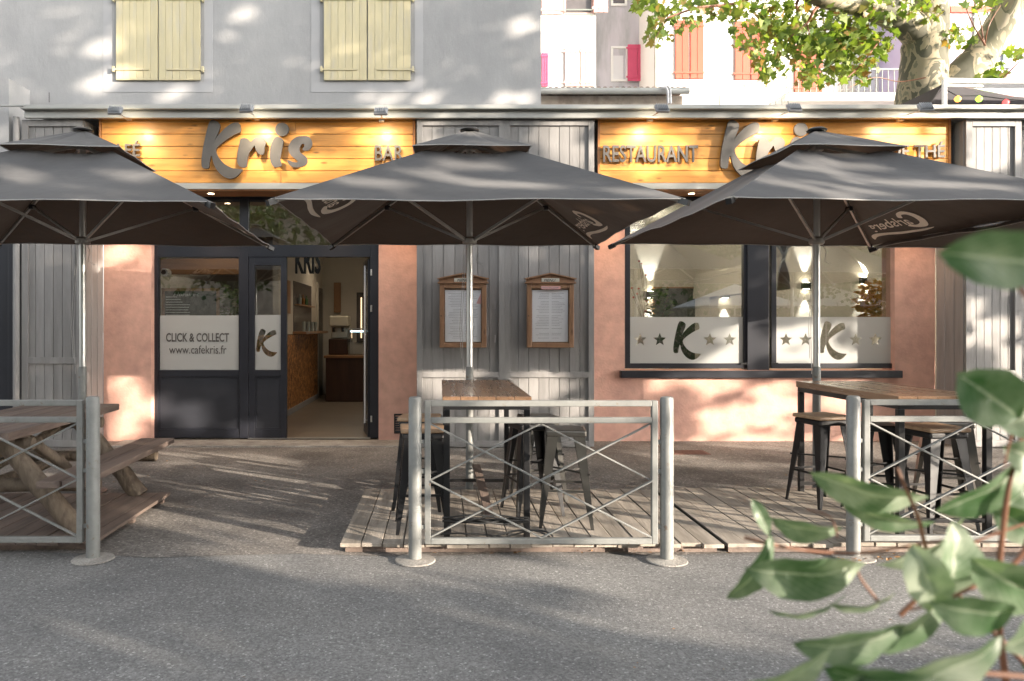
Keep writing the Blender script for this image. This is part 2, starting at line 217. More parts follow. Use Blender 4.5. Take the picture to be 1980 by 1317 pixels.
# ------------------------------------------------------------------ mesh helpers
class MB:
    def __init__(s): s.v = []; s.f = []; s.mi = []; s.cur = 0
    def add(s, vs, fs):
        o = len(s.v); s.v += [tuple(v) for v in vs]
        for f in fs: s.f.append(tuple(i+o for i in f)); s.mi.append(s.cur)
        return s
    def box(s, a, b, mat=None):
        x0,x1 = sorted((a[0],b[0])); y0,y1 = sorted((a[1],b[1])); z0,z1 = sorted((a[2],b[2]))
        vs = [(x0,y0,z0),(x1,y0,z0),(x1,y1,z0),(x0,y1,z0),(x0,y0,z1),(x1,y0,z1),(x1,y1,z1),(x0,y1,z1)]
        if mat is not None: vs = [tuple(mat @ Vector(v)) for v in vs]
        return s.add(vs, [(0,3,2,1),(4,5,6,7),(0,1,5,4),(1,2,6,5),(2,3,7,6),(3,0,4,7)])
    def beam(s, p, q, w, h, up=(0,0,1)):
        p, q = Vector(p), Vector(q); d = (q-p); L = d.length; d.normalize(); u = Vector(up)
        x = d.cross(u)
        if x.length < 1e-4: x = d.cross(Vector((0,1,0)))
        x.normalize(); y = x.cross(d)
        m = Matrix((x, d, y)).transposed().to_4x4(); m.translation = p
        return s.box((-w/2,0,-h/2), (w/2,L,h/2), m)
    def tube(s, pts, r, n=10, caps=True, rs=None):
        pts = [Vector(p) for p in pts]; rs = rs or [r]*len(pts); rings = []
        up = Vector((0,0,1)); d0 = (pts[1]-pts[0]).normalized()
        x = d0.cross(up)
        if x.length < 1e-3: x = d0.cross(Vector((0,1,0)))
        x.normalize()
        for i, p in enumerate(pts):
            d = (pts[min(i+1,len(pts)-1)]-pts[max(i-1,0)]).normalized()
            x = (x - d*x.dot(d)).normalized(); y = d.cross(x)
            rings.append([p + (x*math.cos(2*math.pi*k/n)+y*math.sin(2*math.pi*k/n))*rs[i] for k in range(n)])
        vs = [v for r_ in rings for v in r_]; fs = []
        for i in range(len(pts)-1):
            for k in range(n): fs.append((i*n+k, i*n+(k+1)%n, (i+1)*n+(k+1)%n, (i+1)*n+k))
        if caps: fs.append(tuple(range(n-1,-1,-1))); fs.append(tuple((len(pts)-1)*n+k for k in range(n)))
        return s.add(vs, fs)
    def lathe(s, c, prof, n=20):
        c = Vector(c); vs = []; fs = []
        for r_, z in prof: vs += [c+Vector((r_*math.cos(2*math.pi*k/n), r_*math.sin(2*math.pi*k/n), z)) for k in range(n)]
        for i in range(len(prof)-1):
            for k in range(n): fs.append((i*n+k, i*n+(k+1)%n, (i+1)*n+(k+1)%n, (i+1)*n+k))
        fs.append(tuple(range(n-1,-1,-1))); fs.append(tuple((len(prof)-1)*n+k for k in range(n)))
        return s.add(vs, fs)
    def build(s, name, mats, parent=None, origin=None, smooth=False, bevel=0, local=False):
        me = bpy.data.meshes.new(name); me.from_pydata(s.v, [], s.f)
        mats = mats if isinstance(mats, (list, tuple)) else [mats]
        for m in mats: me.materials.append(m)
        if len(mats) > 1: me.polygons.foreach_set('material_index', s.mi)
        o = bpy.data.objects.new(name, me); COL.objects.link(o)
        off = Vector((0,0,0))
        if parent is not None: o.parent = parent; off = WL[parent.name]; WL[o.name] = off.copy()
        elif origin is not None: off = Vector(origin); o.location = off; WL[o.name] = off.copy()
        else: WL[o.name] = off
        if not local and off.length > 0: me.transform(Matrix.Translation(-off))
        if smooth:
            me.polygons.foreach_set('use_smooth', [True]*len(me.polygons))
            md = o.modifiers.new('edges', 'EDGE_SPLIT'); md.split_angle = R(40)
        if bevel:
            b = o.modifiers.new('bevel', 'BEVEL'); b.width = bevel; b.segments = 2; b.limit_method = 'ANGLE'; b.angle_limit = R(40)
        return o
WL = {}
def tag(o, label=None, cat=None, group=None, kind=None):
    if label: o['label'] = label
    if cat: o['category'] = cat
    if group: o['group'] = group
    if kind: o['kind'] = kind
    return o
def thing(name, label, cat, loc=(0,0,0), group=None, rz=0):
    o = bpy.data.objects.new(name, None); COL.objects.link(o); o.location = loc; o.empty_display_size = .1; o.rotation_euler = (0,0,rz)
    WL[o.name] = Vector(loc); return tag(o, label, cat, group)
def dup(root, loc=None, rz=None, label=None, parent=None):
    c = root.copy(); COL.objects.link(c)
    if parent is not None: c.parent = parent
    for ch in [x for x in root.children]: dup(ch, parent=c)
    if loc is not None: c.location = loc
    if rz is not None: c.rotation_euler = (0,0,rz)
    if label: c['label'] = label
    return c
def bx(name, a, b, m, parent, bevel=0): return MB().box(a, b).build(name, m, parent, bevel=bevel)
def crom(pts, n=6):
    out = []; N_ = len(pts)
    for i in range(N_):
        p0,p1,p2,p3 = [Vector((*pts[(i+k-1) % N_],0)) for k in range(4)]
        for j in range(n):
            t = j/n
            q = .5*((2*p1)+(-p0+p2)*t+(2*p0-5*p1+4*p2-p3)*t*t+(-p0+3*p1-3*p2+p3)*t**3); out.append((q.x,q.y))
    return out
def curve_mesh(loops, depth=0.0):
    cu = bpy.data.curves.new('tmp', 'CURVE'); cu.dimensions = '2D'; cu.fill_mode = 'BOTH' ; cu.extrude = depth/2
    for lp in loops:
        sp = cu.splines.new('POLY'); sp.points.add(len(lp)-1); sp.use_cyclic_u = True
        for i, p in enumerate(lp): sp.points[i].co = (p[0], p[1], 0, 1)
    return _conv(cu)
def _conv(cu):
    o = bpy.data.objects.new('tmp', cu); COL.objects.link(o)
    dg = bpy.context.evaluated_depsgraph_get(); dg.update()
    me = bpy.data.meshes.new_from_object(o.evaluated_get(dg)); bpy.data.objects.remove(o); bpy.data.curves.remove(cu); return me
def text_mesh(s, depth=0., shear=0., off=0., space=1.):
    cu = bpy.data.curves.new('tmp', 'FONT'); cu.body = s; cu.extrude = depth/2; cu.shear = shear; cu.offset = off; cu.space_character = space; cu.size = 1; cu.resolution_u = 4
    return _conv(cu)
def fit(me, x0, x1, y0, y1):
    vs = np.array([v.co[:] for v in me.vertices]); a = vs.min(0); b = vs.max(0)
    for v in me.vertices:
        v.co.x = x0+(v.co.x-a[0])/(b[0]-a[0])*(x1-x0); v.co.y = y0+(v.co.y-a[1])/(b[1]-a[1])*(y1-y0)
def put_mesh(me, name, m, parent, fn, smooth=False):
    for v in me.vertices: v.co = Vector(fn(*v.co))
    me.materials.clear(); me.materials.append(m); me.update()
    bm = bmesh.new(); bm.from_mesh(me); bmesh.ops.recalc_face_normals(bm, faces=bm.faces); bm.to_mesh(me); bm.free()
    o = bpy.data.objects.new(name, me); COL.objects.link(o); o.parent = parent
    off = WL[parent.name] if parent else Vector((0,0,0)); WL[o.name] = off.copy(); me.transform(Matrix.Translation(-off)); return o
def wall_text(s, name, m, parent, px0, px1, py0, py1, Y, depth=.002, **k):
    me = text_mesh(s, depth=depth, **k); a = P(px0, py1, Y); b = P(px1, py0, Y); fit(me, a.x, b.x, a.z, b.z)
    return put_mesh(me, name, m, parent, lambda x,y,z: (x, Y-z, y))
def spot(name, loc, aim, e, col, ang, parent=None, blend=.6, size=.03):
    l = bpy.data.lights.new(name, 'SPOT'); l.energy = e; l.color = col; l.spot_size = R(ang); l.spot_blend = blend; l.shadow_soft_size = size
    o = bpy.data.objects.new(name, l); COL.objects.link(o); d = Vector(loc)-Vector(aim)
    o.rotation_euler = d.to_track_quat('Z','Y').to_euler(); o.location = Vector(loc)
    if parent: o.parent = parent; o.location = Vector(loc)-WL[parent.name]
    return o

# ------------------------------------------------------------------ ground
def sheet(name, pts, z, m, sub=0):
    mb = MB(); mb.add([(p[0],p[1],z) for p in pts], [tuple(range(len(pts)))]); o = mb.build(name, m); tag(o, kind='structure'); return o
sheet('ground', [(-150,-120),(170,-120),(170,220),(-150,220)], 0, M['road'])
edge = [(-9 + i*.5, 5.17+.05*math.sin(i*1.7)+.03*math.sin(i*.63+1)+random.uniform(-.02,.02)) for i in range(39)]
sheet('pavement', edge + [(10,10.7),(-9,10.7)], .004, M['walk'])
tag(bx('threshold_kerb', (-4.4,9.78,.0), (-.3,10.32,.022), M['concrete'], None), kind='structure')
for i,(cx,cy,r) in enumerate([(803,1090,34),(1290,1092,32),(182,1088,36),(1649,1075,32)]):
    pass
def blob(cx, cy, r, z=.006, n=26, sq=1.):
    g = G(cx, cy); return [(g.x+r*math.cos(2*math.pi*k/n)*(1+random.uniform(-.06,.06)), g.y+r*sq*math.sin(2*math.pi*k/n)*(1+random.uniform(-.06,.06))) for k in range(n)]
pass
dc = thing('drain_cover', 'rusty red square cover set in the pavement below the left window', 'drain cover', G(1327,876))
g0 = G(1327,876); bx('cover', (g0.x-.26,g0.y-.15,.005), (g0.x+.26,g0.y+.15,.012), M['rust'], dc)
mb = MB()
for k in range(7): mb.box((g0.x-.22,g0.y-.13+k*.04,.012),(g0.x+.22,g0.y-.115+k*.04,.016))
mb.build('cover_ribs', M['rust'], dc)
# small pebbles and grit on the road
# litter along the deck edge
mb = MB()
for k in range(150):
    px = random.choice([random.gauss(1200,90), random.gauss(1700,45), random.gauss(1000,90)]); g = G(px, random.gauss(1066,5) if px < 1500 else random.gauss(1082,6)); r = random.uniform(.008,.026)
    a = random.random()*6.28; q = Matrix.Rotation(a,4,'Z') @ Matrix.Rotation(random.uniform(-.6,.6),4,'X')
    mb.add([g+Vector((0,0,.016))+q@Vector(v)*r for v in [(-1,0,0),(-.2,-.5,.15),(1,0,0),(.1,.5,.2)]], [(0,1,2,3)])
for k in range(230):
    if k < 130: g = Vector((random.uniform(2.1,7.0),10.27-abs(random.gauss(0,.05)),.004))
    elif k < 200: g = Vector((random.uniform(-5,7),random.uniform(7,10),.006))
    else: g = Vector((random.uniform(-2,3),random.uniform(2.6,5),.002))
    r = random.uniform(.006,.02) if k < 200 else random.uniform(.004,.012)
    a = random.random()*6.28; q = Matrix.Rotation(a,4,'Z') @ Matrix.Rotation(random.uniform(-.5,.5),4,'X')
    mb.add([g+Vector((0,0,.008))+q@Vector(v)*r for v in [(-1,0,0),(-.2,-.5,.15),(1,0,0),(.1,.5,.2)]], [(0,1,2,3)])
tag(mb.build('leaf_litter', M['dirt']), 'dry brown leaves scattered along the deck edge and wall foot', 'leaf litter', kind='stuff')

# decks
def deck(label, x0, x1, y0, y1, rot, piv, loc, mat='deck'):
    t = thing('wooden_deck', label, 'deck', loc)
    mb = MB(); x = x0; m = Matrix.Translation(Vector(piv)) @ Matrix.Rotation(rot,4,'Z') @ Matrix.Translation(-Vector(piv))
    while x < x1:
        w = .142; dy = random.uniform(-.02,.02)
        tz = random.uniform(-.003,.003)
        mb.box((x,y0+dy,.055+tz),(min(x+w,x1),y1+dy,.082+tz), m); x += w+.008
    mb.build('boards', M[mat], t, bevel=.003)
    mb = MB()
    for yy in (y0+.06, (y0+y1)/2, y1-.1): mb.box((x0+.03,yy,.005),(x1-.03,yy+.045,.0545), m)
    mb.build('joists', M['picnic'], t)
    return t
deck('low wooden deck under the centre high table', -.70, 2.0, 5.16, 6.9, 0, (0,0,0), (.6,6,0))
deck('low wooden deck with slanting boards under the right high table', 2.02, 7.0, 5.16, 6.95, R(-.0), (2,5.2,0), (4.4,6,0))
deck('low wooden deck under the picnic table', -6.6, -2.45, 5.22, 6.75, R(1.0), (-2.45,5.2,0), (-4.2,6,0), 'picnic')  # browner boards than the other decks, darkened in colour for their shade

# ------------------------------------------------------------------ cafe building
YF = 10.3; YB = 9.75
cafe = thing('cafe_building', 'single storey cafe front with pink pillars and grey plank cladding', 'building', (1.5,11,0))
def fx(px, Y=YF): return (px-VX)*Y/F
def fz(py, Y=YF): return CH-(py-HY)*Y/F
xs = dict(a=fx(200), b=fx(292), c=fx(732), d=fx(806), e=fx(1140), f=fx(1208), g=fx(1730), h=fx(1808))
ZT = 3.45; ZS = fz(716)
for u,v in (('a','b'),('c','d')): bx('pink_pillar',(xs[u],YF,0),(xs[v],YF+.3,ZT),M['pink'],cafe,.004)
mb = MB(); mb.box((xs['e'],YF,0),(xs['h'],YF+.3,ZS)); mb.box((xs['e'],YF,ZS),(xs['f'],YF+.3,ZT)); mb.box((xs['g'],YF,ZS),(xs['h'],YF+.3,ZT))
o_ = mb.build('pink_wall', M['pink'], cafe); o_['label'] = 'pink rendered wall under and beside the windows'
# lintel / roof slab behind the signs
mb = MB(); mb.box((-9,YF-.05,ZT+.12),(9.5,YF+.32,4.50)); mb.box((-9,YF+.32,4.2),(9.5,15,4.5)); mb.build('roof_slab', M['greywall'], cafe)
# gutter
mb = MB(); zg = fz(205,9.55)
mb.box((-5.45,9.55,zg-.035),(9.5,9.66,zg+.02)); mb.box((-5.45,9.66,zg-.02),(9.5,10.45,zg+.012)); mb.box((-5.45,9.64,zg-.13),(9.5,9.70,zg-.036))
mb.build('roof_flashing', M['zinc'], cafe, bevel=.006)
# plank clad boxes
def planks(x0, x1, z0, z1, Y, n, name='plank_panel', m='plank', rail=None):
    mb = MB(); w = (x1-x0)/n
    for i in range(n): mb.box((x0+i*w+.003,Y+random.uniform(0,.004),z0),(x0+(i+1)*w-.003,Y+.03,z1))
    mb.box((x0,Y+.022,z0),(x1,Y+.04,z1))
    return mb.build(name, M[m], cafe, bevel=.0025)
def frame_rect(x0,x1,z0,z1,Y,w,d,name,m,par=cafe,bev=.003, mid=None):
    mb = MB(); mb.box((x0,Y,z0),(x0+w,Y+d,z1)).box((x1-w,Y,z0),(x1,Y+d,z1)).box((x0+w,Y,z1-w),(x1-w,Y+d,z1)).box((x0+w,Y,z0),(x1-w,Y+d,z0+w))
    for z in (mid or []): mb.box((x0+w,Y,z-w/2),(x1-w,Y+d,z+w/2))
    return mb.build(name, m, par, bevel=bev)
zr = fz(725,YB-.06); z0p = .02
cA,cB,cM = fx(806,YB), fx(1148,YB), fx(975,YB)
for x0,x1,n in ((cA,cM,7),(cM,cB,8)):
    planks(x0+.05,x1-.05,z0p,zg-.13,YB,n)
    frame_rect(x0,x1,z0p,zg-.13,YB-.03,.075,.029,'panel_frame',M['plank'],mid=[zr])
mb = MB(); mb.box((cA+.03,YB+.04,0),(cB-.03,YF-.001,zg-.13)); mb.build('panel_box', M['plank'], cafe)
lA,lB = fx(44,YB), xs['a']-.01
planks(lA+.05,lB-.05,z0p,zg-.13,YB,6); frame_rect(lA,lB,z0p,zg-.13,YB-.03,.085,.029,'panel_frame',M['plank'],mid=[fz(697,YB)])
mb = MB()
for k in range(3): mb.box((lB-.004,YB+.002+k*.18,0),(lB+.016,YB+.172+k*.18,zg-.13))
mb.build('panel_side', M['plank'], cafe, bevel=.003)
rA,rB = xs['h']+.02, fx(1972,YB)
planks(rA+.05,rB-.05,z0p,zg-.13,YB,6); frame_rect(rA,rB,z0p,zg-.13,YB-.03,.085,.029,'panel_frame',M['plank'],mid=[fz(722,YB)])
planks(rB+.02,rB+1.9,z0p,zg-.13,YB+.12,10); frame_rect(rB+.01,rB+1.9,z0p,zg-.13,YB+.08,.085,.029,'panel_frame',M['plank'])
mb = MB()
for k in range(3): mb.box((rA-.016,YB+.002+k*.18,0),(rA+.004,YB+.172+k*.18,zg-.13))
mb.build('panel_side', M['plank'], cafe, bevel=.003)
# hidden hinges and bolts on planks
mb = MB()
for px in (1125,): pass
for px,py in ((1894,568),(1905,568),(1913,568),(1936,568),(1945,568)): 
    p = P(px,py,YB); mb.box((p.x-.006,YB-.004,p.z-.006),(p.x+.006,YB+.002,p.z+.006))
for py in (590,655): 
    p = P(957,py,YB); mb.box((p.x-.01,YB-.036,p.z-.05),(p.x+.01,YB-.028,p.z+.05))
mb.build('screws', M['plank'], cafe)
# soffit
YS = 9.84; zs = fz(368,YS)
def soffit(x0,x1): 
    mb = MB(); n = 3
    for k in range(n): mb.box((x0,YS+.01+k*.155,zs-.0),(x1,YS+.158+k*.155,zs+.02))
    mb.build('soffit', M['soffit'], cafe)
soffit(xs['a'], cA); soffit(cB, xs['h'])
# vent grille
vg = thing('vent_grille', 'small dark louvred vent low on the pink pillar', 'vent', P(776,820,YF))
x0,x1,za,zb = fx(762),fx(794),fz(838),fz(800); frame_rect(x0,x1,za,zb,YF-.015,.02,.015,'grille_frame',M['black'],vg)
mb = MB()
for k in range(7): mb.beam((x0+.02,YF-.008,za+.03+k*.032),(x1-.02,YF-.008,za+.03+k*.032),.004,.024,(0,.6,1))
mb.build('louvres', M['black'], vg)

# ---- windows with frosted film
K_L = [(205,190),(250,172),(310,195),(350,240),(345,300),(318,370),(285,450),(272,492),(300,430),(360,360),(430,290),(520,225),(590,208),(635,225),(655,290),(648,350),(590,375),(520,415),(450,460),(380,510),(310,575),(290,620),(310,690),(370,775),(440,835),(530,878),(620,893),(682,900),(650,950),(590,1005),(520,1035),(450,1025),(370,980),(300,900),(255,810),(228,700),(208,740),(195,800),(180,878),(95,875),(78,790),(90,660),(110,540),(140,400),(170,280)]
def norm(pts):
    a = np.array(pts,float); a[:,1] *= -1; return a
KN = norm(K_L); kmn, kmx = KN.min(0), KN.max(0); KU = (KN-kmn)/(kmx-kmn)
def kloop(x0,x1,z0,z1): return crom([(x0+u*(x1-x0), z0+v*(z1-z0)) for u,v in KU], 4)
def star(cx, cz, r): return [(cx+math.sin(k*math.pi/5)*(r if k%2==0 else r*.42), cz+math.cos(k*math.pi/5)*(r if k%2==0 else r*.42)) for k in range(10)]
def window(label, px0, px1):
    Y = YF+.09; w = thing('window', None, None); 
    bpy.data.objects.remove(w)
    x0,x1 = fx(px0,Y), fx(px1,Y); z0 = fz(712,Y); z1 = ZT
    fr = frame_rect(x0,x1,z0,z1,Y-.03,.07,.08,'window',M['frame'],cafe); fr['label'] = label
    g = bx('window_glass',(x0+.07,Y+.008,z0+.07),(x1-.07,Y+.014,z1-.07),M['glass'],fr)
    zt = fz(613,Y); loops = [[(x0+.07,z0+.07),(x1-.07,z0+.07),(x1-.07,zt),(x0+.07,zt)]]
    for q in (1238,1276,1373,1411): c = P(q+(px0-1208),657,Y); loops.append(star(c.x, c.z, .098))
    a = P(1302+(px0-1208),696,Y); b = P(1355+(px0-1208),621,Y); loops.append(kloop(a.x,b.x,a.z,b.z)[::-1])
    me = curve_mesh(loops, .001); put_mesh(me, 'frosted_film', M['film'], fr, lambda x,y,z: (x,Y+.004-z,y))
    return fr
window('left window with frosted band of stars', 1208, 1446); window('right window with frosted band of stars', 1490, 1732)
Y = YF+.06
bx('window_post',(fx(1447),YF+.03,ZS),(fx(1489),YF+.24,ZT),M['frame'],cafe,.004)
bx('window_sill',(fx(1201,YF-.09),YF-.09,fz(731,YF-.09)),(fx(1746,YF-.09),YF+.26,fz(717,YF-.09)),M['frame'],cafe,.006)
mb = MB()
for px in (1438,1497): p = P(px,703,YF+.05); mb.box((p.x-.05,YF+.035,p.z-.012),(p.x+.05,YF+.055,p.z+.012))
mb.build('window_latch', M['black'], cafe)
# ---- shopfront
Y = YF+.12
sf = thing('shopfront', 'charcoal glazed shopfront with frosted lettering and open door', 'shopfront', (-2.5,Y,0))
DL,DR = fx(292,Y), fx(733,Y); zt_ = ZT
mb = MB(); zh = fz(497,Y); zb = .03
w1 = fx(305,Y); m0,m1 = fx(463,Y), fx(480,Y); d1 = fx(554,Y); o1 = fx(716,Y)
mb.box((DL,Y,zb),(w1,Y+.09,zt_)).box((m0,Y,zb),(m1,Y+.09,zt_)).box((o1,Y,zb),(DR,Y+.09,zt_))
mb.box((w1,Y,zh),(m0,Y+.09,zh+.17)).box((m1,Y,zh),(o1,Y+.09,zh+.17)).box((w1,Y,zt_-.06),(m0,Y+.09,zt_)).box((m1,Y,zt_-.06),(o1,Y+.09,zt_))
mb.build('shopfront_frame', M['frame'], sf, bevel=.004)
for a,b in ((w1,m0),(m1,o1)): bx('transom_glass',(a,Y+.04,zh+.17),(b,Y+.046,zt_-.06),M['glass'],sf)
zg0,zg1 = fz(716,Y), fz(500,Y)
def leaf(x0,x1,name,glz1,fr):
    mb = MB(); mb.box((x0,Y+.01,zb),(x0+fr,Y+.07,zh)).box((x1-fr,Y+.01,zb),(x1,Y+.07,zh)).box((x0+fr,Y+.01,zg0-.09),(x1-fr,Y+.07,zg0)).box((x0+fr,Y+.01,zb),(x1-fr,Y+.07,zb+.12))
    if glz1 < zh: mb.box((x0+fr,Y+.01,glz1),(x1-fr,Y+.07,zh))
    o = mb.build(name, M['frame'], sf, bevel=.004)
    bx('lower_panel',(x0+fr,Y+.03,zb+.12),(x1-fr,Y+.05,zg0-.09),M['panel'],o)
    frame_rect(x0+fr,x1-fr,zb+.12,zg0-.09,Y+.018,.02,.012,'panel_moulding',M['frame'],o,.002)
    bx('door_glass',(x0+fr,Y+.036,zg0),(x1-fr,Y+.042,glz1),M['glass'],o); return o
fl = leaf(w1+.003,m0-.003,'fixed_panel',zh,.012); fl['label'] = 'wide fixed panel with website lettering'
dl = leaf(m1+.003,d1,'door_leaf',fz(513,Y),.085); dl['label'] = 'narrow closed door leaf with letter K'
# films
me = curve_mesh([[(w1+.02,zg0+.004),(m0-.02,zg0+.004),(m0-.02,fz(610,Y)),(w1+.02,fz(610,Y))]], .001); put_mesh(me,'frosted_film',M['film'],fl,lambda x,y,z:(x,Y+.033-z,y))
xa,xb = m1+.09, d1-.087; a = P(494,690,Y); b = P(535,636,Y)
me = curve_mesh([[(xa,zg0+.004),(xb,zg0+.004),(xb,fz(609,Y)),(xa,fz(609,Y))], kloop(a.x,b.x,a.z,b.z)[::-1]], .001); put_mesh(me,'frosted_film',M['film'],dl,lambda x,y,z:(x,Y+.033-z,y))
wall_text('CLICK & COLLECT','film_lettering',M['letter'],fl,321,443,644,661,Y+.029,off=.02)
wall_text('www.cafekris.fr','film_lettering',M['letter'],fl,327,438,668,684,Y+.029)
# open leaf, swung inwards at the right jamb
hx, hy = o1-.005, Y+.09; ang = R(101)
m = Matrix.Translation((hx,hy,0)) @ Matrix.Rotation(ang-math.pi/2,4,'Z')
mb = MB(); Lf = .70
mb.box((-.04,0,zb),(0,.07,zh-.01),m).box((-.04,Lf-.07,zb),(0,Lf,zh-.01),m).box((-.04,.07,zb),(0,Lf-.07,zb+.12),m).box((-.04,.07,zh-.12),(0,Lf-.07,zh-.01),m)
ol = mb.build('open_door_leaf', M['frame'], sf, bevel=.003); ol['label'] = 'door leaf swung inwards with a long steel handle'
mb = MB(); mb.box((-.022,.07,zb+.12),(-.018,Lf-.07,zh-.12),m); mb.build('door_glass', M['glass'], ol)
hp = P(704,512,Y+.02); mb = MB(); q0 = P(704,822,Y-.06)
mb.tube([(hp.x,Y+.16,hp.z),(hp.x,Y+.16,q0.z)], .017, 12); mb.tube([(hp.x,Y+.16,hp.z-.1),(hx-.02,Y+.2,hp.z-.1)],.01,8); mb.tube([(hp.x,Y+.16,q0.z+.04),(hx-.02,Y+.2,q0.z+.04)],.01,8)
mb.build('door_handle', pbr('satin_steel_handle',(.62,.62,.62),.3,metal=.3,var=.05), ol, smooth=True)
mb = MB()
for py in (527,597,810): p = P(718,py,Y); mb.box((p.x-.012,Y-.012,p.z-.045),(p.x+.012,Y-.001,p.z+.045))
mb.build('hinges', M['alu'], sf, bevel=.003)
bx('door_threshold',(m1,Y-.03,.0225),(o1,Y+.1,.03),M['alu'],sf)

# ------------------------------------------------------------------ interiors
room = thing('bar_room', 'cream walled bar room seen through the open door', 'room', (-2,13,0))
XL, XR, ZC, YE = -4.65, -.35, 3.42, 17.3
bx('room_floor',(XL,YF+.23,-.05),(XR,YE,.02),M['tilefloor'],room); bx('room_ceiling',(XL,YF+.32,ZC),(XR,YE,ZC+.1),M['cream'],room)
mb = MB(); mb.box((XL-.1,YF+.31,0),(XL,YE,ZC)).box((XR,YF+.31,0),(XR+.1,YE,ZC)).box((XL-.1,YE,0),(XR+.1,YE+.1,ZC)).box((-2.86,12.6,1.47),(-2.76,YE,ZC)); mb.build('room_wall', M['cream'], room)
mb = MB()
yy = YF+.3
while yy < YE: mb.box((XL,yy,.0205),(XR,yy+.006,.0208)); yy += .6
mb.build('floor_joints', M['ink'], room)
bar = thing('bar_counter', 'brown pebble stone bar front with dark serving hatch above', 'bar', (-2.75,14,0))
bx('stone_front',(-3.0,11.3,.02),(-2.72,16.4,1.46),M['stone'],bar); bx('skirting',(-2.72,11.3,.02),(-2.70,16.4,.12),M['ink'],bar)
bx('serving_hatch',(-2.76,13.85,1.5),(-2.745,15.75,fz(543,13.85)),M['pane'],bar)  # flat dark panel, the shade inside the opening put into its colour
bx('counter_top',(-3.1,13.8,1.47),(-2.5,16.5,1.52),M['midwood'],bar,.005)
mb = MB()
for z in (2.02,): mb.box((-2.76,14.0,z),(-2.66,15.7,z+.025))
mb.build('shelf', M['midwood'], bar)
def bottle(loc, h, r, m, label, group):
    o = MB().lathe((0,0,0),[(r,0),(r,h*.6),(r*.35,h*.75),(r*.33,h)],10).build('bottle', m, smooth=True); o.location = loc; tag(o, label, 'bottle', group); return o
def glassy(loc, h, r, m, label, group):
    o = MB().lathe((0,0,0),[(r*.8,0),(r,h)],10).build('drinking_glass', m, smooth=True); o.location = loc; tag(o, label, 'glass', group); return o
for k in range(6): glassy((-2.58+.05*(k%2),13.95+k*.21,1.52),.19,.036,M['bottle'],['clear glass on the bar counter, nearest the street','second clear glass on the bar counter from the street','third clear glass on the bar counter from the street','fourth clear glass on the bar counter from the street','fifth clear glass on the bar counter from the street','clear glass on the bar counter, farthest inside'][k],'glasses on the bar counter')
for k in range(3): bottle((-2.71,14.25+k*.35,2.045),.20,.035,[M['bottle'],M['bottleb'],M['bottleg']][k],['grey bottle on the hatch shelf nearest the street','amber bottle between two others on the hatch shelf','green bottle on the hatch shelf farthest inside'][k],None)
idr = thing('inner_door', 'narrow cream framed door beyond the bar', 'door', (-2.7,16.7,0))
bx('door_panel',(-2.75,16.55,.02),(-2.735,17.2,2.5),M['steel'],idr); mb = MB(); mb.box((-2.76,16.45,.02),(-2.72,16.54,2.6)).box((-2.76,17.21,.02),(-2.72,17.29,2.6)); mb.build('door_frame',M['cream'],idr)
pc = thing('framed_picture','dark framed picture on the wall above the stone bar','picture',(-2.75,13.3,2.1)); bx('picture_panel',(-2.755,13.05,1.85),(-2.735,13.5,2.45),M['menuwood'],pc)
pc2 = thing('framed_picture','slim framed picture on the wall past the inner door','picture',(-2.5,17.25,2.3)); bx('picture_panel',(-2.48,17.24,1.95),(-2.32,17.29,2.65),M['menuwood'],pc2)
hl = thing('hanging_letters','dark letters spelling KRIS hanging above the doorway inside','sign',P(596,515,11.3))
wall_text('KRIS','lettering',M['black'],hl,571,620,478,530,11.3,depth=.03,off=.03)
bc = thing('back_counter','dark wooden back counter with lit glass display','counter',(-1.9,16.3,0))
bx('counter_body',(-2.42,15.6,.02),(-1.2,16.6,.95),M['darkwood'],bc,.01); bx('counter_top',(-2.45,15.55,.95),(-1.15,16.65,1.0),M['midwood'],bc,.005)
bx('display_case',(-1.95,15.7,1.0),(-1.0,16.5,1.55),M['clear'],bc); bx('case_lid',(-1.97,15.68,1.55),(-.98,16.52,1.58),M['alu'],bc)
cm = thing('coffee_machine','white and black coffee machine on the back counter','coffee machine',(-2.2,16.2,1.0))
mb = MB(); mb.box((-2.42,16.0,1.0),(-2.0,16.45,1.35)); mb.build('machine_body',M['darkwood'],cm,bevel=.02); mb = MB(); mb.box((-2.40,15.95,1.62),(-1.98,16.45,1.85)).box((-2.38,16.1,1.35),(-2.02,16.45,1.62)); mb.build('machine_top',M['plate'],cm,bevel=.03)
mb = MB(); mb.tube([(-2.3,15.93,1.6),(-2.3,15.93,1.5)],.03,8).tube([(-2.1,15.93,1.6),(-2.1,15.93,1.5)],.03,8); mb.build('brew_heads',M['black'],cm)
mr = thing('bar_mirror','dark framed mirror with lit strips on the back wall','mirror',(-1.4,17.2,1.9)); bx('mirror_panel',(-1.95,17.26,1.25),(-.6,17.29,2.42),M['pane'],mr)
for k in range(3): bx('light_strip',(-1.85+k*.45,17.24,1.35),(-1.825+k*.45,17.255,2.3),M['strip'],mr)
cd = thing('display_lights','cool lit strip of the drinks display','light strip',(-1.5,15.68,1.5)); bx('strip',(-1.9,15.69,1.50),(-1.05,15.695,1.53),emis('cool_strip',(.6,.9,1),1.2),cd)
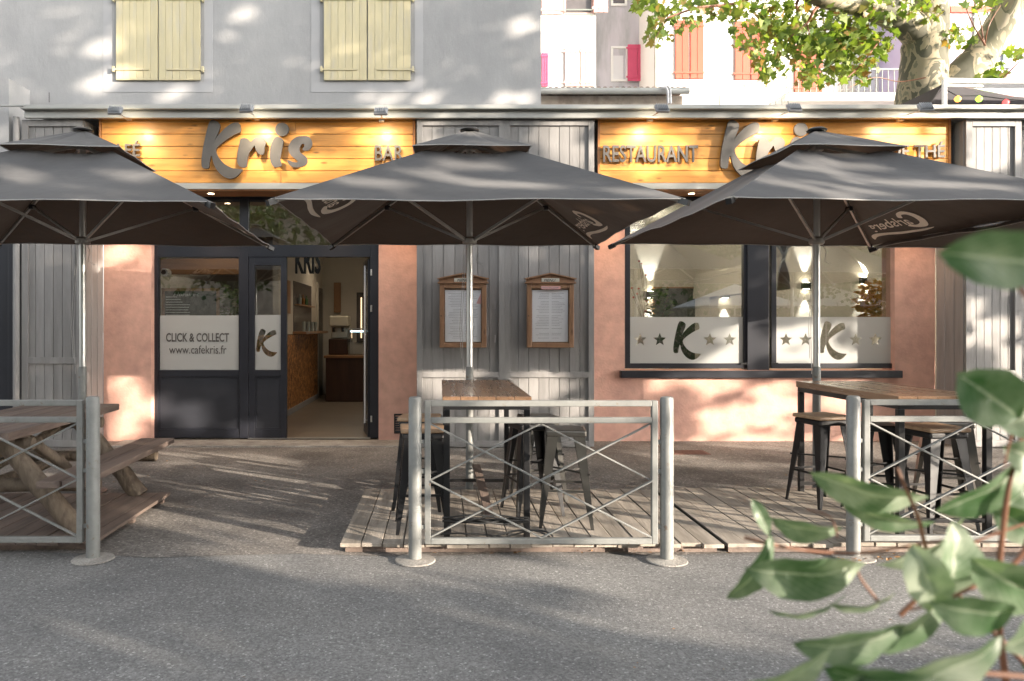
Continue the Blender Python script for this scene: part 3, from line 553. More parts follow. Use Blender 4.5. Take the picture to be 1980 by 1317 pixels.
for k,(x,y,l) in enumerate([(-1.55,12.6,'lit ceiling spot nearest the open door'),(-1.2,14.2,'lit ceiling spot halfway down the bar room'),(-2.0,15.6,'lit ceiling spot above the back counter'),(-3.6,13.0,'lit ceiling spot behind the stone bar'),(-3.5,11.4,'lit ceiling spot behind the website panel')]):
    t = thing('ceiling_spot',l,'light',(x,y,ZC-.01),'ceiling spots in the bar room'); MB().lathe((x,y,ZC-.02),[(.05,0),(.05,.019)],14).build('diffuser',M['lamp'],t)
    spot('lamp',(x,y,ZC-.03),(x,y,0),9,(1,.78,.54),130,t,size=.05)
# things behind the website panel
eb = thing('chalk_easel','wood framed chalkboard menu behind the website panel','chalkboard',P(375,600,10.9))
Yc = 10.8; frame_rect(fx(312,Yc),fx(424,Yc),fz(712,Yc),fz(557,Yc),Yc,.045,.03,'board_frame',M['midwood'],eb); bx('board',(fx(315,Yc),Yc+.012,fz(708,Yc)),(fx(421,Yc),Yc+.02,fz(560,Yc)),M['chalk'],eb)
mb = MB()
for k in range(8):
    z = fz(575+k*5,Yc); x = fx(320,Yc); mb.box((x,Yc+.009,z),(x+random.uniform(.15,.36),Yc+.0115,z+.012))
mb.build('chalk_lines', M['chalkline'], eb); wall_text('Horaires','chalk_title',M['chalkline'],eb,335,385,566,573,Yc+.01,shear=.3)
sc_ = thing('security_camera','small white camera at the top left of the website panel','camera',P(319,527,10.75)); p = P(319,527,10.75)
MB().tube([(p.x,p.y-.05,p.z),(p.x,p.y+.1,p.z)],.06,14).build('camera_body',M['white'],sc_,smooth=True); MB().tube([(p.x,p.y-.06,p.z),(p.x,p.y-.051,p.z)],.035,14).build('lens',M['black'],sc_)
bs = thing('ceiling_beam','brown wooden beam inside above the website panel','beam',P(380,515,11.8)); bx('beam',(fx(300,11.8),11.8,fz(530,11.8)),(fx(470,11.8),11.95,fz(500,11.8)),M['midwood'],bs)
cr = thing('stacked_crates','stacked pale slatted crates beside the chalkboard','crates',P(430,640,11.4))
mb = MB()
for k in range(9): z = .02+k*.24; mb.box((fx(402,11.4),11.4,z),(fx(442,11.4),11.75,z+.18))
mb.build('slats',M['plate'],cr,bevel=.005)
def leafy(name,label,cat,c,rad,n,m,sz,zsq=1.,stalk=True,loc=None,group=None):
    t = thing(name,label,cat,loc or (c[0],c[1],c[2]-rad*zsq),group); mb = MB()
    for _ in range(n):
        d = Vector((random.gauss(0,1),random.gauss(0,1),random.gauss(0,1))).normalized()*rad*random.random()**.4; q = Vector(c)+Vector((d.x,d.y,d.z*zsq)); Rm = Matrix.Rotation(random.random()*6.28,3,'Z')@Matrix.Rotation(random.random()*3.1,3,'X'); s_ = sz*random.uniform(.6,1.3)
        mb.add([q+Rm@Vector(v)*s_ for v in [(-1,0,0),(-.1,-.4,.1),(1,0,0),(-.1,.4,.1)]],[(0,1,2,3)])
    mb.build('foliage',m,t)
    if stalk:
        mb = MB()
        for _ in range(7): mb.tube([(c[0]+random.uniform(-.02,.02),c[1],c[2]-rad*zsq-.1),(c[0]+random.uniform(-.6,.6)*rad,c[1]+random.uniform(-.3,.3)*rad,c[2]+random.uniform(0,.7)*rad*zsq)],.004,5)
        mb.build('stem',M['twig'],t)
    return t
leafy('potted_plant','green potted plant behind the door glass','plant',P(452,590,11.3),.28,260,M['leafD'],.06,1.2)
# dining room
dr = thing('dining_room','vaulted cream dining room behind the windows','room',(4.5,12.5,0)); YD = 14.2; XA,XZ = 1.9,8.2
bx('room_floor',(XA,YF+.3,-.05),(XZ,YD,.02),M['tilefloor'],dr)
mb = MB(); n = 22; xc = [(3.35,1.72),(6.6,1.72)]
bx('back_wall',(XA,YD,0),(XZ,YD+.12,4.15),M['cream'],dr); mb.box((XA-.1,YF+.31,0),(XA,YD,4.15)).box((XZ,YF+.31,0),(XZ+.1,YD,4.15)); mb.build('side_wall',M['cream'],dr)
for cx_,rr in xc:     # barrel vaults springing from a pier in the middle
    mb = MB(); vs = []; fs = []
    for k in range(n+1):
        a_ = math.pi*k/n; X_ = cx_-rr*math.cos(a_); Z_ = 2.15+1.35*math.sin(a_)
        vs += [(X_,YF+.32,Z_),(X_,YD,Z_),(X_,YF+.32,Z_+.08),(X_,YD,Z_+.08)]
        if k: o_ = 4*(k-1); fs += [(o_,o_+1,o_+5,o_+4),(o_+2,o_+6,o_+7,o_+3),(o_,o_+4,o_+6,o_+2),(o_+1,o_+3,o_+7,o_+5)]
    mb.add(vs,fs); mb.build('vault',M['cream'],dr,smooth=True)
bx('vault_pier',(4.92,13.4,0),(5.08,YD,2.25),M['cream'],dr)
def sconce(px,py,Yw,label):
    p = P(px,py,Yw); t = thing('wall_sconce',label,'wall lamp',p,'up and down wall sconces')
    bx('shade',(p.x-.075,Yw-.11,p.z-.06),(p.x+.075,Yw-.005,p.z+.06),M['black'],t,.004)
    MB().box((p.x-.05,Yw-.09,p.z+.0605),(p.x+.05,Yw-.03,p.z+.064)).box((p.x-.05,Yw-.09,p.z-.064),(p.x+.05,Yw-.03,p.z-.0605)).build('diffuser',M['lamp'],t)
    spot('lamp',(p.x,Yw-.10,p.z+.075),(p.x,Yw-.02,p.z+1.2),48,(1,.93,.82),40,t,.25); spot('lamp',(p.x,Yw-.10,p.z-.075),(p.x,Yw-.02,p.z-1.2),34,(1,.93,.82),40,t,.25)
sconce(1256,570,YD,'black wall sconce beside the flowers in the left window'); sconce(1400,570,YD,'black wall sconce right of the blackboard'); sconce(1556,553,YD,'black wall sconce by the pole in the right window'); sconce(1668,543,YD,'black wall sconce above the dried flowers')
for k,(x,y) in enumerate([(3.2,12.2),(6.4,12.2)]):  # added point lights with disc fixtures that brighten the dining room
    l = bpy.data.lights.new('lamp','POINT'); l.energy = 16; l.color = (1,.88,.72); l.shadow_soft_size = .2; o = bpy.data.objects.new('lamp',l); COL.objects.link(o)
    t = thing('fill_lamp','added fill lamp in the %s bay of the dining room' % ('left','right')[k],'lamp',(x,y,3.43)); o.parent = t; o.location = (0,0,-.15)
    MB().lathe((x,y,3.42),[(.14,0),(.15,.03)],18).build('diffuser',M['lamp'],t)
bb = thing('blackboard','large blackboard on the dining room wall','blackboard',P(1312,600,YD)); bx('board',(fx(1264,YD),YD-.04,fz(700,YD)),(fx(1358,YD),YD-.005,fz(557,YD)),M['chalk'],bb)
frame_rect(fx(1262,YD),fx(1360,YD),fz(702,YD),fz(555,YD),YD-.05,.03,.045,'board_frame',M['midwood'],bb)
tb = thing('window_shelf','long wooden shelf table inside the windows','shelf',(4.6,11.1,0)); bx('shelf_top',(2.5,10.75,.94),(6.6,11.2,.98),M['midwood'],tb,.004)
mb = MB()
for x in (2.6,4.5,6.5): mb.box((x-.03,10.8,.02),(x+.03,10.86,.94)).box((x-.03,11.1,.02),(x+.03,11.16,.94))
mb.build('leg',M['black'],tb)
fv = thing('flower_vase','white vase with red flowers in the left window','vase',(fx(1245,11),11,.98))
MB().lathe((fx(1245,11),11,.98),[(.06,0),(.10,.15),(.09,.4),(.04,.55),(.055,.62)],16).build('vase',M['white'],fv,smooth=True)
mb = MB(); mp = MB()
for px,py in ((1232,568),(1225,575),(1222,557),(1235,558),(1249,532),(1240,510),(1250,582),(1248,602),(1236,505)):
    q = P(px,py,11.0+random.uniform(-.08,.08)); mb.tube([(fx(1245,11),11,1.55),((q.x+fx(1245,11))/2+.04,11,(q.z+1.5)/2),q],.003,5); 
    for _ in range(9):
        Rm = Matrix.Rotation(random.random()*6.28,3,'Z')@Matrix.Rotation(random.random()*3.1,3,'X'); mp.add([q+Rm@Vector(v)*.022 for v in [(-1,0,0),(0,-.8,.2),(1,0,0),(0,.8,.2)]],[(0,1,2,3)])
mb.build('stem',M['twig'],fv); mp.build('petals',M['red'],fv)
leafy('ivy_plant','dark leafy plant left of the blackboard','plant',P(1275,590,11.6),.22,260,M['leafD'],.05,1.3)
leafy('dried_bouquet','orange dried flower bouquet at the right end of the windows','bouquet',P(1690,585,11.1),.30,420,M['orange'],.06,1.2)
bottle((fx(1288,11),11,.98),.92-.98+.98*.38+.3,.04,M['white'],'white bottle standing left of the blackboard in the window',None)

# ------------------------------------------------------------------ signs
KR = {'r':[(655,450),(720,440),(770,460),(800,492),(840,460),(880,430),(940,425),(990,445),(1025,500),(1010,570),(1000,640),(985,680),(940,680),(895,640),(870,590),(858,550),(820,600),(780,660),(755,740),(745,840),(720,868),(670,868),(625,840),(605,780),(605,690),(620,590),(640,500)],
 'i':[(1150,440),(1200,420),(1250,440),(1285,480),(1270,560),(1250,650),(1235,750),(1255,840),(1200,865),(1140,860),(1105,810),(1085,730),(1085,630),(1105,530)],
 's':[(1560,410),(1640,415),(1690,460),(1705,530),(1680,590),(1640,620),(1590,622),(1562,600),(1590,560),(1582,525),(1550,530),(1520,580),(1525,640),(1570,680),(1620,720),(1635,780),(1610,830),(1550,860),(1460,870),(1390,850),(1345,790),(1350,760),(1420,790),(1480,795),(1490,778),(1450,740),(1390,690),(1358,620),(1365,540),(1410,470),(1480,420)]}
def sign(label, pxa, pxb, shift, words):
    Y = YS; x0,x1 = fx(pxa,Y), fx(pxb,Y); zb_,zt2 = fz(366,Y), fz(212,Y); t = thing('sign_board',label,'sign',((x0+x1)/2,Y,zb_),'pine sign boards of the cafe')
    mb = MB(); n = 6; za_ = fz(354,Y); h = (zt2-za_)/n
    for k in range(n):
        xa_ = x0+.03
        cuts = [x1-.03] if k%2 else [x0+(x1-x0)*random.uniform(.3,.7), x1-.03]
        for c in cuts: mb.box((xa_,Y,za_+k*h+.0035),(c-.0015,Y+.025,za_+(k+1)*h-.0035)); xa_ = c+.0015
    mb.build('pine_boards',M['sign'],t,bevel=.003)
    mb = MB(); mb.box((x0,Y+.026,zb_),(x1,Y+.05,zt2)); mb.box((x0+.001,Y-.012,zb_),(x1-.001,Y+.0255,za_-.002)); mb.build('bottom_trim',M['zinc'],t,bevel=.003)
    bx('side_trim',(x0,Y-.01,za_),(x0+.028,Y+.0255,zt2),M['soffit'],t); bx('side_trim',(x1-.028,Y-.01,za_),(x1,Y+.0255,zt2),M['soffit'],t)
    Yl = Y-.07
    def conv(pts, sm=True): 
        q = [(380+shift+p[0]/7.615, 210+p[1]/7.615) for p in pts]; w = [P(a_,b_,Yl) for a_,b_ in q]; l = [(v.x,v.z) for v in w]; return crom(l,4)
    dot = [(1262+100*math.cos(-2*math.pi*k/16),312+100*math.sin(-2*math.pi*k/16)) for k in range(16)]
    for nm,lps in (('letter_k',[K_L]),('letter_r',[KR['r']]),('letter_i',[KR['i'],dot]),('letter_s',[KR['s']])):
        me = curve_mesh([conv(l) for l in lps], .035); put_mesh(me,nm,M['letter'],t,lambda x,y,z:(x,Yl-z,y))
    mb = MB()
    for (qx,qy) in ((200,400),(140,700),(500,980),(680,700),(1180,600),(1262,312),(1450,560)):
        p = P(380+shift+qx/7.615,210+qy/7.615,Yl); mb.tube([(p.x,Yl+.0,p.z),(p.x,Y+.01,p.z)],.008,8)
    mb.build('letter_standoffs',M['alu'],t)
    for s_,a_,b_,c_,d_ in words: wall_text(s_,'word_lettering',M['letter'],t,a_,b_,c_,d_,Y-.045,depth=.03,off=.012)
    return t
sign('long pine sign board over the shopfront reading CAFÉ, Kris and BAR', 192, 803, 0, [('CAFÉ',196,271,272,303),('BAR',725,780,281,311)])
sign('long pine sign board over the windows reading RESTAURANT, Kris and SALON DE THÉ', 1156, 1838, 1002, [('RESTAURANT',1166,1349,281,314),('SALON DE THÉ',1604,1826,274,305)])
def flood(i,px,py,bpx,bpy_,label):
    p = P(px,py,9.30); t = thing('floodlight',label,'floodlight',p,'floodlights along the gutter'); b = P(bpx,bpy_,YS-.03)
    d = (Vector((p.x+random.uniform(-.05,.05),YS,p.z-.42))-p).normalized(); rot = (-d).to_track_quat('Z','Y').to_matrix().to_4x4(); m = Matrix.Translation(p)@rot
    mb = MB(); mb.box((-.085,-.06,-.0),(.085,.06,.035),m); 
    for k in range(7): mb.box((-.075+k*.0225,-.055,.035),(-.068+k*.0225,.055,.065),m)
    mb.build('housing',M['flood'],t,bevel=.004); MB().box((-.07,-.048,-.004),(.07,.048,-.0005),m).build('glass',M['lamp'],t)
    mb = MB(); mb.tube([p,(p.x*.5+b.x*.5,9.65,p.z+.03),(b.x,YS-.05,b.z+.05)],.008,7); mb.build('arm',M['flood'],t)
    bx('junction_box',(b.x-.035,YS-.075,b.z-.045),(b.x+.035,YS-.001,b.z+.045),M['white'],t,.006)
    spot('lamp',p+d*.03,Vector((p.x,YS,p.z-.68)),12.5,(1,.80,.54),125,t,1.0,.06)
for i,(a_,b_,c_,d_,l) in enumerate([(224,217,249,226,'floodlight at the far left of the left sign'),(478,213,497,226,'floodlight above the Kris letters of the left sign'),(737,218,738,230,'floodlight above the word BAR'),(1279,213,1256,229,'floodlight above the word RESTAURANT'),(1534,212,1498,228,'floodlight above the Kris letters of the right sign'),(1788,211,1740,228,'floodlight at the right end of the right sign')]): flood(i,a_,b_,c_,d_,l)
for px,l in ((250,'soffit downlight above the left pink pillar'),(408,'soffit downlight above the website panel'),(640,'soffit downlight above the open door'),(768,'soffit downlight above the pillar right of the door'),(1180,'soffit downlight above the pillar left of the windows'),(1337,'soffit downlight above the left window'),(1600,'soffit downlight above the right window'),(1770,'soffit downlight above the right pink pillar')):
    x = fx(px,10.07); t = thing('soffit_downlight',l,'downlight',(x,10.07,zs-.004),'downlights in the wooden soffit'); MB().lathe((x,10.07,zs-.006),[(.04,0),(.04,.005)],16).build('diffuser',M['warm'],t)
    MB().lathe((x,10.07,zs-.004),[(.055,0),(.055,.0035)],16).build('rim',M['alu'],t); spot('lamp',(x,10.07,zs-.012),(x,10.12,0),12,(1,.58,.27),80,t,.8)

# ------------------------------------------------------------------ menu cases
def menu(px, label, mk):
    Y = YB-.035; s = F/Y; cx_ = fx(px,Y); t = thing('menu_case',label,'menu board',(cx_,Y,fz(672,Y)),'wooden menu cases on the grey planks')
    X = lambda q: fx(q,Y)+(0); Z = lambda q: fz(q,Y)
    x0,x1 = fx(px-45,Y),fx(px+45,Y)
    frame_rect(x0,x1,Z(672),Z(549),Y-.07,.062,.07,'case_frame',M['menuwood'],t,.006)
    bx('back_board',(x0+.06,Y-.02,Z(668)),(x1-.06,Y-.002,Z(553)),M['menuwood'],t)
    mb = MB(); mb.box((x0-.025,Y-.095,Z(549)),(x1+.025,Y,Z(546))); mb.build('ledge',M['menuwood'],t,bevel=.003)
    me = curve_mesh([[(x0-.01,Z(546)),(x1+.01,Z(546)),(x1+.01,Z(540)),(fx(px,Y),Z(530)),(x0-.01,Z(540))]],.05); put_mesh(me,'gable',M['menuwood'],t,lambda x,y,z:(x,Y-.035-z,y))
    mb = MB(); mb.beam((x0-.03,Y-.05,Z(540)),(fx(px,Y),Y-.05,Z(529.5)),.10,.014); mb.beam((fx(px,Y),Y-.05,Z(529.5)),(x1+.03,Y-.05,Z(540)),.10,.014); mb.build('gable_roof',M['menuwood'],t)
    bx('name_plate',(fx(px-17,Y),Y-.068,Z(545.5)),(fx(px+17,Y),Y-.061,Z(538.5)),M['plate'],t); wall_text('MENU','plate_lettering',M['blackink'],t,px-11,px+11,539.6,544.6,Y-.070,shear=.25)
    bx('menu_sheet',(x0+.072,Y-.03,Z(661)),(x1-.072,Y-.025,Z(561)),M['paper'],t)
    mb = MB(); z = Z(568)
    while z > Z(656):
        if random.random() < .85:
            w = random.uniform(.12,.20); mb.box((cx_-w,Y-.0325,z),(cx_-.015,Y-.0312,z+.0035)); mb.box((cx_+.02,Y-.0325,z),(cx_+random.uniform(.1,.2),Y-.0312,z+.0035))
        z -= .021
    mb.build('menu_print',M['ink'],t)
    bx('case_glass',(x0+.062,Y-.05,Z(665)),(x1-.062,Y-.047,Z(557)),M['clear'],t)
    MB().tube([(x0+.02,Y-.075,Z(611)),(x0+.02,Y-.07,Z(611))],.008,8).build('keyhole',M['black'],t)
    if mk: bx('pink_slip',(fx(px-18,Y),Y-.076,Z(560)),(fx(px+19,Y),Y-.071,Z(554)),M['pinkpaper'],t); wall_text('MENU DU JOUR','slip_lettering',M['ink'],t,px-16,px+17,555.4,558.6,Y-.078)
    else:
        me = curve_mesh([[(fx(px+26,Y),Z(587)),(fx(px+35,Y),Z(588)),(fx(px+35,Y),Z(566))]],.002); put_mesh(me,'pink_flag',M['pinkpaper'],t,lambda x,y,z:(x,Y-.034-z,y))
menu(895,'wooden menu case behind the centre parasol pole',False); menu(1063,'wooden menu case with a pink slip, right of the parasol pole',True)

# ------------------------------------------------------------------ grey house above
YU = 10.42
gh = thing('grey_house','grey rendered upper wall with closed yellow shutters','house',(-2,12,4.5))
UR = fx(1046,YU)
mb = MB(); mb.box((-9.5,YU,4.51),(UR,YU+6,9.5)); mb.build('wall',M['greywall'],gh)
def shut(pa,pb,par,Y,zb_,zt2,m,n=6,name='shutter'):
    x0,x1 = fx(pa,Y),fx(pb,Y); mb = MB(); w=(x1-x0)/n
    for k in range(n): mb.box((x0+k*w+.0015,Y+random.uniform(0,.004),zb_),(x0+(k+1)*w-.0015,Y+.03,zt2))
    o = mb.build(name,m,par,bevel=.002); return o,x0,x1
for a_,b_ in ((224,387),(626,794)):
    mid_ = (a_+b_)/2; zb_ = fz(155,YU-.04); zt2 = fz(-60,YU)
    mb = MB(); x0,x1 = fx(a_-5,YU),fx(b_+5,YU); mb.box((x0-.12,YU-.006,zb_-.16),(x1+.12,YU+.0,zb_-.01)).box((x0-.14,YU-.0055,zb_-.16),(x0-.02,YU+.001,zt2)).box((x1+.02,YU-.0055,zb_-.16),(x1+.14,YU+.001,zt2)); mb.build('window_surround',pbr('smooth_surround',(.43,.43,.44),.9,var=.06,scale=2),gh)
    for (u,v,sg) in ((a_,mid_-1,1),(mid_+1,b_,-1)):
        o,x0,x1 = shut(u,v,gh,YU-.05,zb_,zt2,M['shutter'])
        mb = MB(); 
        for zz in (fz(137,YU),fz(2,YU)):
            if sg > 0: mb.box((x0-.045,YU-.062,zz-.012),(x0+.47,YU-.051,zz+.014)).box((x0-.05,YU-.065,zz-.03),(x0-.02,YU-.02,zz+.045))
            else: mb.box((x1-.47,YU-.062,zz-.012),(x1+.045,YU-.051,zz+.014)).box((x1+.02,YU-.065,zz-.03),(x1+.05,YU-.02,zz+.045))
        mb.build('hinge',M['shutter'],o,bevel=.002)
mb = MB()
for px,py in ((46,200),(95,198)): p = P(px,py,YU-.05); mb.tube([p,p+Vector((0,0,.14))],.005,6)
mb.build('wall_hooks',M['black'],gh)
# neighbouring house at the left edge
nh = thing('neighbour_house','narrow strip of white house with dark door at the left edge','house',(-7,9.9,0))
YN = 9.72
bx('wall',(-9,YN,3.0),(fx(17,YN),YN+.5,fz(152,YN)),M['greywall'],nh); bx('dark_door',(-9,YN+.06,.02),(fx(14,YN),YN+.5,3.0),M['frame'],nh); bx('door_post',(fx(15,YN),YN,.02),(fx(27,YN),YN+.3,3.0),M['frame'],nh,.006)
MB().tube([(fx(33,YN),YN-.02,.5),(fx(33,YN),YN-.02,zg-.1)],.04,12).build('drainpipe',M['plank'],nh,smooth=True)
mb = MB(); mb.tube([(-9,9.5,zg),(-5.4,9.55,zg)],.014,6); mb.build('overhead_pipe',M['zinc'],nh)

# ------------------------------------------------------------------ street barriers
def barrier(x, w=1.723):
    t = thing('street_barrier','','barrier',(0,0,0),'grey tubular barriers along the terrace'); H = 1.125
    for sx in (-1,1):
        X = sx*w/2; MB().lathe((X,0,0),[(.045,0),(.045,H-.02),(.040,H-.004),(.030,H)],24).build('post',M['post'],t,smooth=True)
        MB().lathe((X,0,.0),[(.14,.0045),(.135,.012),(.05,.022)],28).build('base_disc',M['concrete'],t)
    a = w/2-.065; zt2 = 1.10; zb_ = .12; tw = .042
    mb = MB(); mb.box((-a,-.02,zb_),(-a+tw,.02,zt2)).box((a-tw,-.02,zb_),(a,.02,zt2)).box((-a+tw,-.02,zt2-.04),(a-tw,.02,zt2)).box((-a+tw,-.02,zb_),(a-tw,.02,zb_+.04)).box((-a+tw,-.018,zt2-.155),(a-tw,.018,zt2-.115))
    for sx in (-1,1):
        for z in (zb_+.1,zt2-.3,.6): mb.box((sx*a,-.012,z),(sx*(w/2-.04),.012,z+.03))
    mb.build('panel_frame',M['post'],t,bevel=.005)
    mb = MB(); i = a-tw; z0,z1 = zb_+.045, zt2-.16; zm = (z0+z1)/2
    mb.beam((-i,-.006,z1),(i,-.006,z0),.011,.024,(0,-1,0)); mb.beam((-i,.007,z0),(i,.007,z1),.011,.024,(0,-1,0))
    for p,q,y in (((0,z1),(-i,zm),.0195),((0,z1),(i,zm),.0195),((0,z0),(-i,zm),-.0185),((0,z0),(i,zm),-.0185)): mb.beam((p[0],y,p[1]),(q[0],y,q[1]),.010,.024,(0,-1,0))
    mb.build('cross_bars',M['post'],t,bevel=.002)
    return t
br = barrier(0); cy = 5.03
br.location = (fx(1046,cy),cy,0); br['label'] = 'grey tubular barrier in front of the centre high table'
dup(br,(fx(180,5.06)-.8615,5.06,0),0,'grey tubular barrier in front of the picnic table')
dup(br,(fx(1650,5.1)+.8615,5.1,0),0,'grey tubular barrier in front of the right high table')

# ------------------------------------------------------------------ high tables
def high_table(label, x0,x1,y0,y1,zt2,zf):
    t = thing('high_table',label,'table',((x0+x1)/2,(y0+y1)/2,0),'wooden topped high tables'); th = .055; mb = MB(); n = 5; w=(x1-x0)/n
    for k in range(n): mb.box((x0+k*w+.001,y0,zt2-th),(x0+(k+1)*w-.001,y1,zt2))
    mb.build('tabletop',M['tabletop'],t,bevel=.004); lw = .045
    mb = MB(); a,b = x0+.01,x1-.01; c,d = y0+.01,y1-.01; z1 = zt2-th-.001
    mb.box((a,c,z1-.04),(b,c+.03,z1)).box((a,d-.03,z1-.04),(b,d,z1)).box((a,c+.03,z1-.04),(a+.03,d-.03,z1)).box((b-.03,c+.03,z1-.04),(b,d-.03,z1)); mb.build('frame',M['black'],t,bevel=.003)
    for X in (a,b-lw):
        for Yy in (c,d-lw):
            zz = .083 if Yy < 6.7 else .005
            bx('leg',(X,Yy,zz),(X+lw,Yy+lw,z1-.0405),M['black'],t,.003)
    bx('footrest',(a+lw,c+.005,.18),(b-lw,c+.035,.21),M['black'],t,.003); bx('footrest',(a+lw,d-.04,.14),(b-lw,d-.01,.17),M['black'],t,.003)
    return t
high_table('narrow high table with wooden top beside the centre parasol pole', .02,.665,5.3,6.98,1.10,0)
high_table('narrow high table with wooden top at the right, behind the shrub', 3.32,4.02,5.32,6.85,1.10,0)
# umbrella ballast bar behind centre table (slanting plank)
bp_ = thing('slanting_plank','weathered plank leaning under the centre high table','plank',(.4,6.3,.1)); MB().beam((G(917,950,.0).x,6.75,.33),(G(948,1005,.12).x,5.75,.12),.07,.03,(0,0,1)).build('plank',M['picnic'],bp_,bevel=.003)

# ------------------------------------------------------------------ stools
def stool(wood, h=.735, metal='black'):
    t = thing('bar_stool','','stool'); hs_ = .155; hf = .205
    mt = M[metal]
    for sx in (-1,1):
        for sy in (-1,1):
            mb = MB(); top = Vector((sx*(hs_-.015),sy*(hs_-.015),h-.03)); bot = Vector((sx*hf,sy*hf,0)); d = bot-top
            # tapered folded channel leg
            def ring(c, w1): return [c, c+Vector((-sx*w1,0,0)), c+Vector((-sx*w1,-sy*.006,0)), c+Vector((-sx*.006,-sy*.006,0)), c+Vector((-sx*.006,-sy*w1,0)), c+Vector((0,-sy*w1,0))]
            a = ring(top,.085); b = ring(bot,.024); fs = [(i,(i+1)%6,6+(i+1)%6,6+i) for i in range(6)]+[(0,1,2,3),(0,3,4,5),(6,9,8,7),(6,11,10,9)]
            if sx*sy < 0: fs = [f[::-1] for f in fs]
            mb.add(a+b,fs); mb.build('leg',mt,t)
    mb = MB(); mb.box((-hs_,-hs_,h-.05),(hs_,hs_,h-.003 if wood else h)); mb.build('seat_pan',mt,t,bevel=.014)
    if wood: MB().box((-hs_-.012,-hs_-.012,h-.001),(hs_+.012,hs_+.012,h+.032)).build('seat',M['seatwood'],t,bevel=.010)
    mb = MB(); k = .62; r_ = hs_+(hf-hs_)*k-.01; z = h*(1-k)
    for a,b in (((-r_,-r_),(r_,-r_)),((r_,-r_),(r_,r_)),((r_,r_),(-r_,r_)),((-r_,r_),(-r_,-r_))): mb.beam((a[0],a[1],z),(b[0],b[1],z),.006,.018)
    mb.beam((-r_,-r_,z+.12),(r_,r_,z+.12),.005,.014); mb.beam((r_,-r_,z+.13),(-r_,r_,z+.13),.005,.014)
    mb.build('footrest',mt,t); return t
sA = stool(True); sB = stool(False); sC = stool(False,metal='steel')
sA['group'] = sB['group'] = 'bar stools at the high tables'; sC['group'] = 'bar stools at the high tables'
zd = .083
sA.location = (-.13,5.58,zd); sA.rotation_euler.z = R(4); sA['label'] = 'black stool with a wooden seat behind the left post of the centre barrier'
dup(sA,(-.17,6.25,zd),R(-6),'wooden seated black stool farther back, left of the centre table')
sB.location = (.76,6.05,zd); sB.rotation_euler.z = R(14); sB['label'] = 'all black metal stool just right of the centre table'
sC.location = (.98,5.72,zd); sC.rotation_euler.z = R(-8); sC['label'] = 'worn grey steel stool, rightmost at the centre table'
dup(sC,(.88,6.55,zd),R(10),'worn grey steel stool behind the others at the centre table')
dup(sA,(3.30,6.34,zd),R(14),'black stool with a sunlit wooden seat at the left side of the right table')
dup(sB,(3.55,5.98,zd-.0),R(-12),'all black stool tucked under the right table beside its front leg')
dup(sA,(3.78,5.62,zd-.0),R(6),'wooden seated stool under the middle of the right table')
dup(sC,(4.28,6.2,zd),R(-15),'grey steel stool on the far side of the right table')

# cables on the deck
cbm = MB()
for k in range(4):
    pts = []; 
    for j in range(30): a = j/29; pts.append((.02+a*.62, 5.30-.01*k+.015*math.sin(a*9+k), .20+.012*k+.02*math.sin(a*6+k*2)))
    cbm.tube(pts,.006,6)
pts = [(.05+.9*math.sin(j*.16)*.5+.3, 5.22+.05*math.sin(j*.5), .10+.05*abs(math.sin(j*.35))) for j in range(26)]; cbm.tube(pts,.007,6)
pts = [(.2+j*.1, 5.19+.02*math.sin(j*.9), .09+.01*math.sin(j)) for j in range(12)]; cbm.tube(pts,.007,6)
tag(cbm.build('power_cable',M['cable'],origin=(.3,5.3,.1)),'black cable wound along the footrest of the centre table','cable')

# ------------------------------------------------------------------ picnic table
pt = thing('picnic_table','rustic log legged picnic table with greyed plank top and benches','picnic table',(-3.4,6.2,.08))
rotp = Matrix.Translation((-3.4,6.2,0))@Matrix.Rotation(R(2.5),4,'Z')@Matrix.Translation((3.4,-6.2,0))
def rp(v): return rotp@Vector(v)
mb = MB(); tx0,tx1 = -3.92,-3.06; n=5; w=(tx1-tx0)/n
for k in range(n): mb.box((tx0+k*w+.004,5.12+random.uniform(-.03,.03),.80),(tx0+(k+1)*w-.004,7.12+random.uniform(-.03,.03),.86),rotp)
mb.build('tabletop',M['picnic'],pt,bevel=.007)
for xb0 in (-2.86,-4.42):
    mb = MB()
    for k in range(2): mb.box((xb0+k*.165,5.1+random.uniform(-.03,.03),.475),(xb0+k*.165+.157,7.12+random.uniform(-.05,.05),.525),rotp)
    mb.build('bench',M['picnic'],pt,bevel=.007)
def logb(p,q,r0,r1,name):
    p,q = rp(p),rp(q); pts=[]; rs=[]; 
    for j in range(8): a=j/7; pts.append(p.lerp(q,a)+Vector((random.uniform(-.008,.008),random.uniform(-.008,.008),0))); rs.append(r0*(1-a)+r1*a+random.uniform(-.005,.005))
    return MB().tube(pts,0,14,rs=rs).build(name,M['log'],pt,smooth=True)
for yy in (5.42,6.66):
    logb((-3.25,yy,.76),(-2.70,yy,.07),.07,.078,'leg'); logb((-3.73,yy,.76),(-4.28,yy,.07),.07,.078,'leg')
    logb((-2.60,yy+.10,.415),(-4.35,yy+.10,.415),.05,.055,'bench_beam'); logb((-3.05,yy+.02,.735),(-3.9,yy+.02,.735),.045,.05,'top_beam')
logb((-3.45,5.55,.50),(-3.45,6.75,.70),.04,.04,'brace'); logb((-3.4,5.5,.42),(-3.4,6.8,.42),.045,.045,'stretcher'); logb((-3.25,5.65,.78),(-3.05,6.0,.45),.045,.04,'brace')

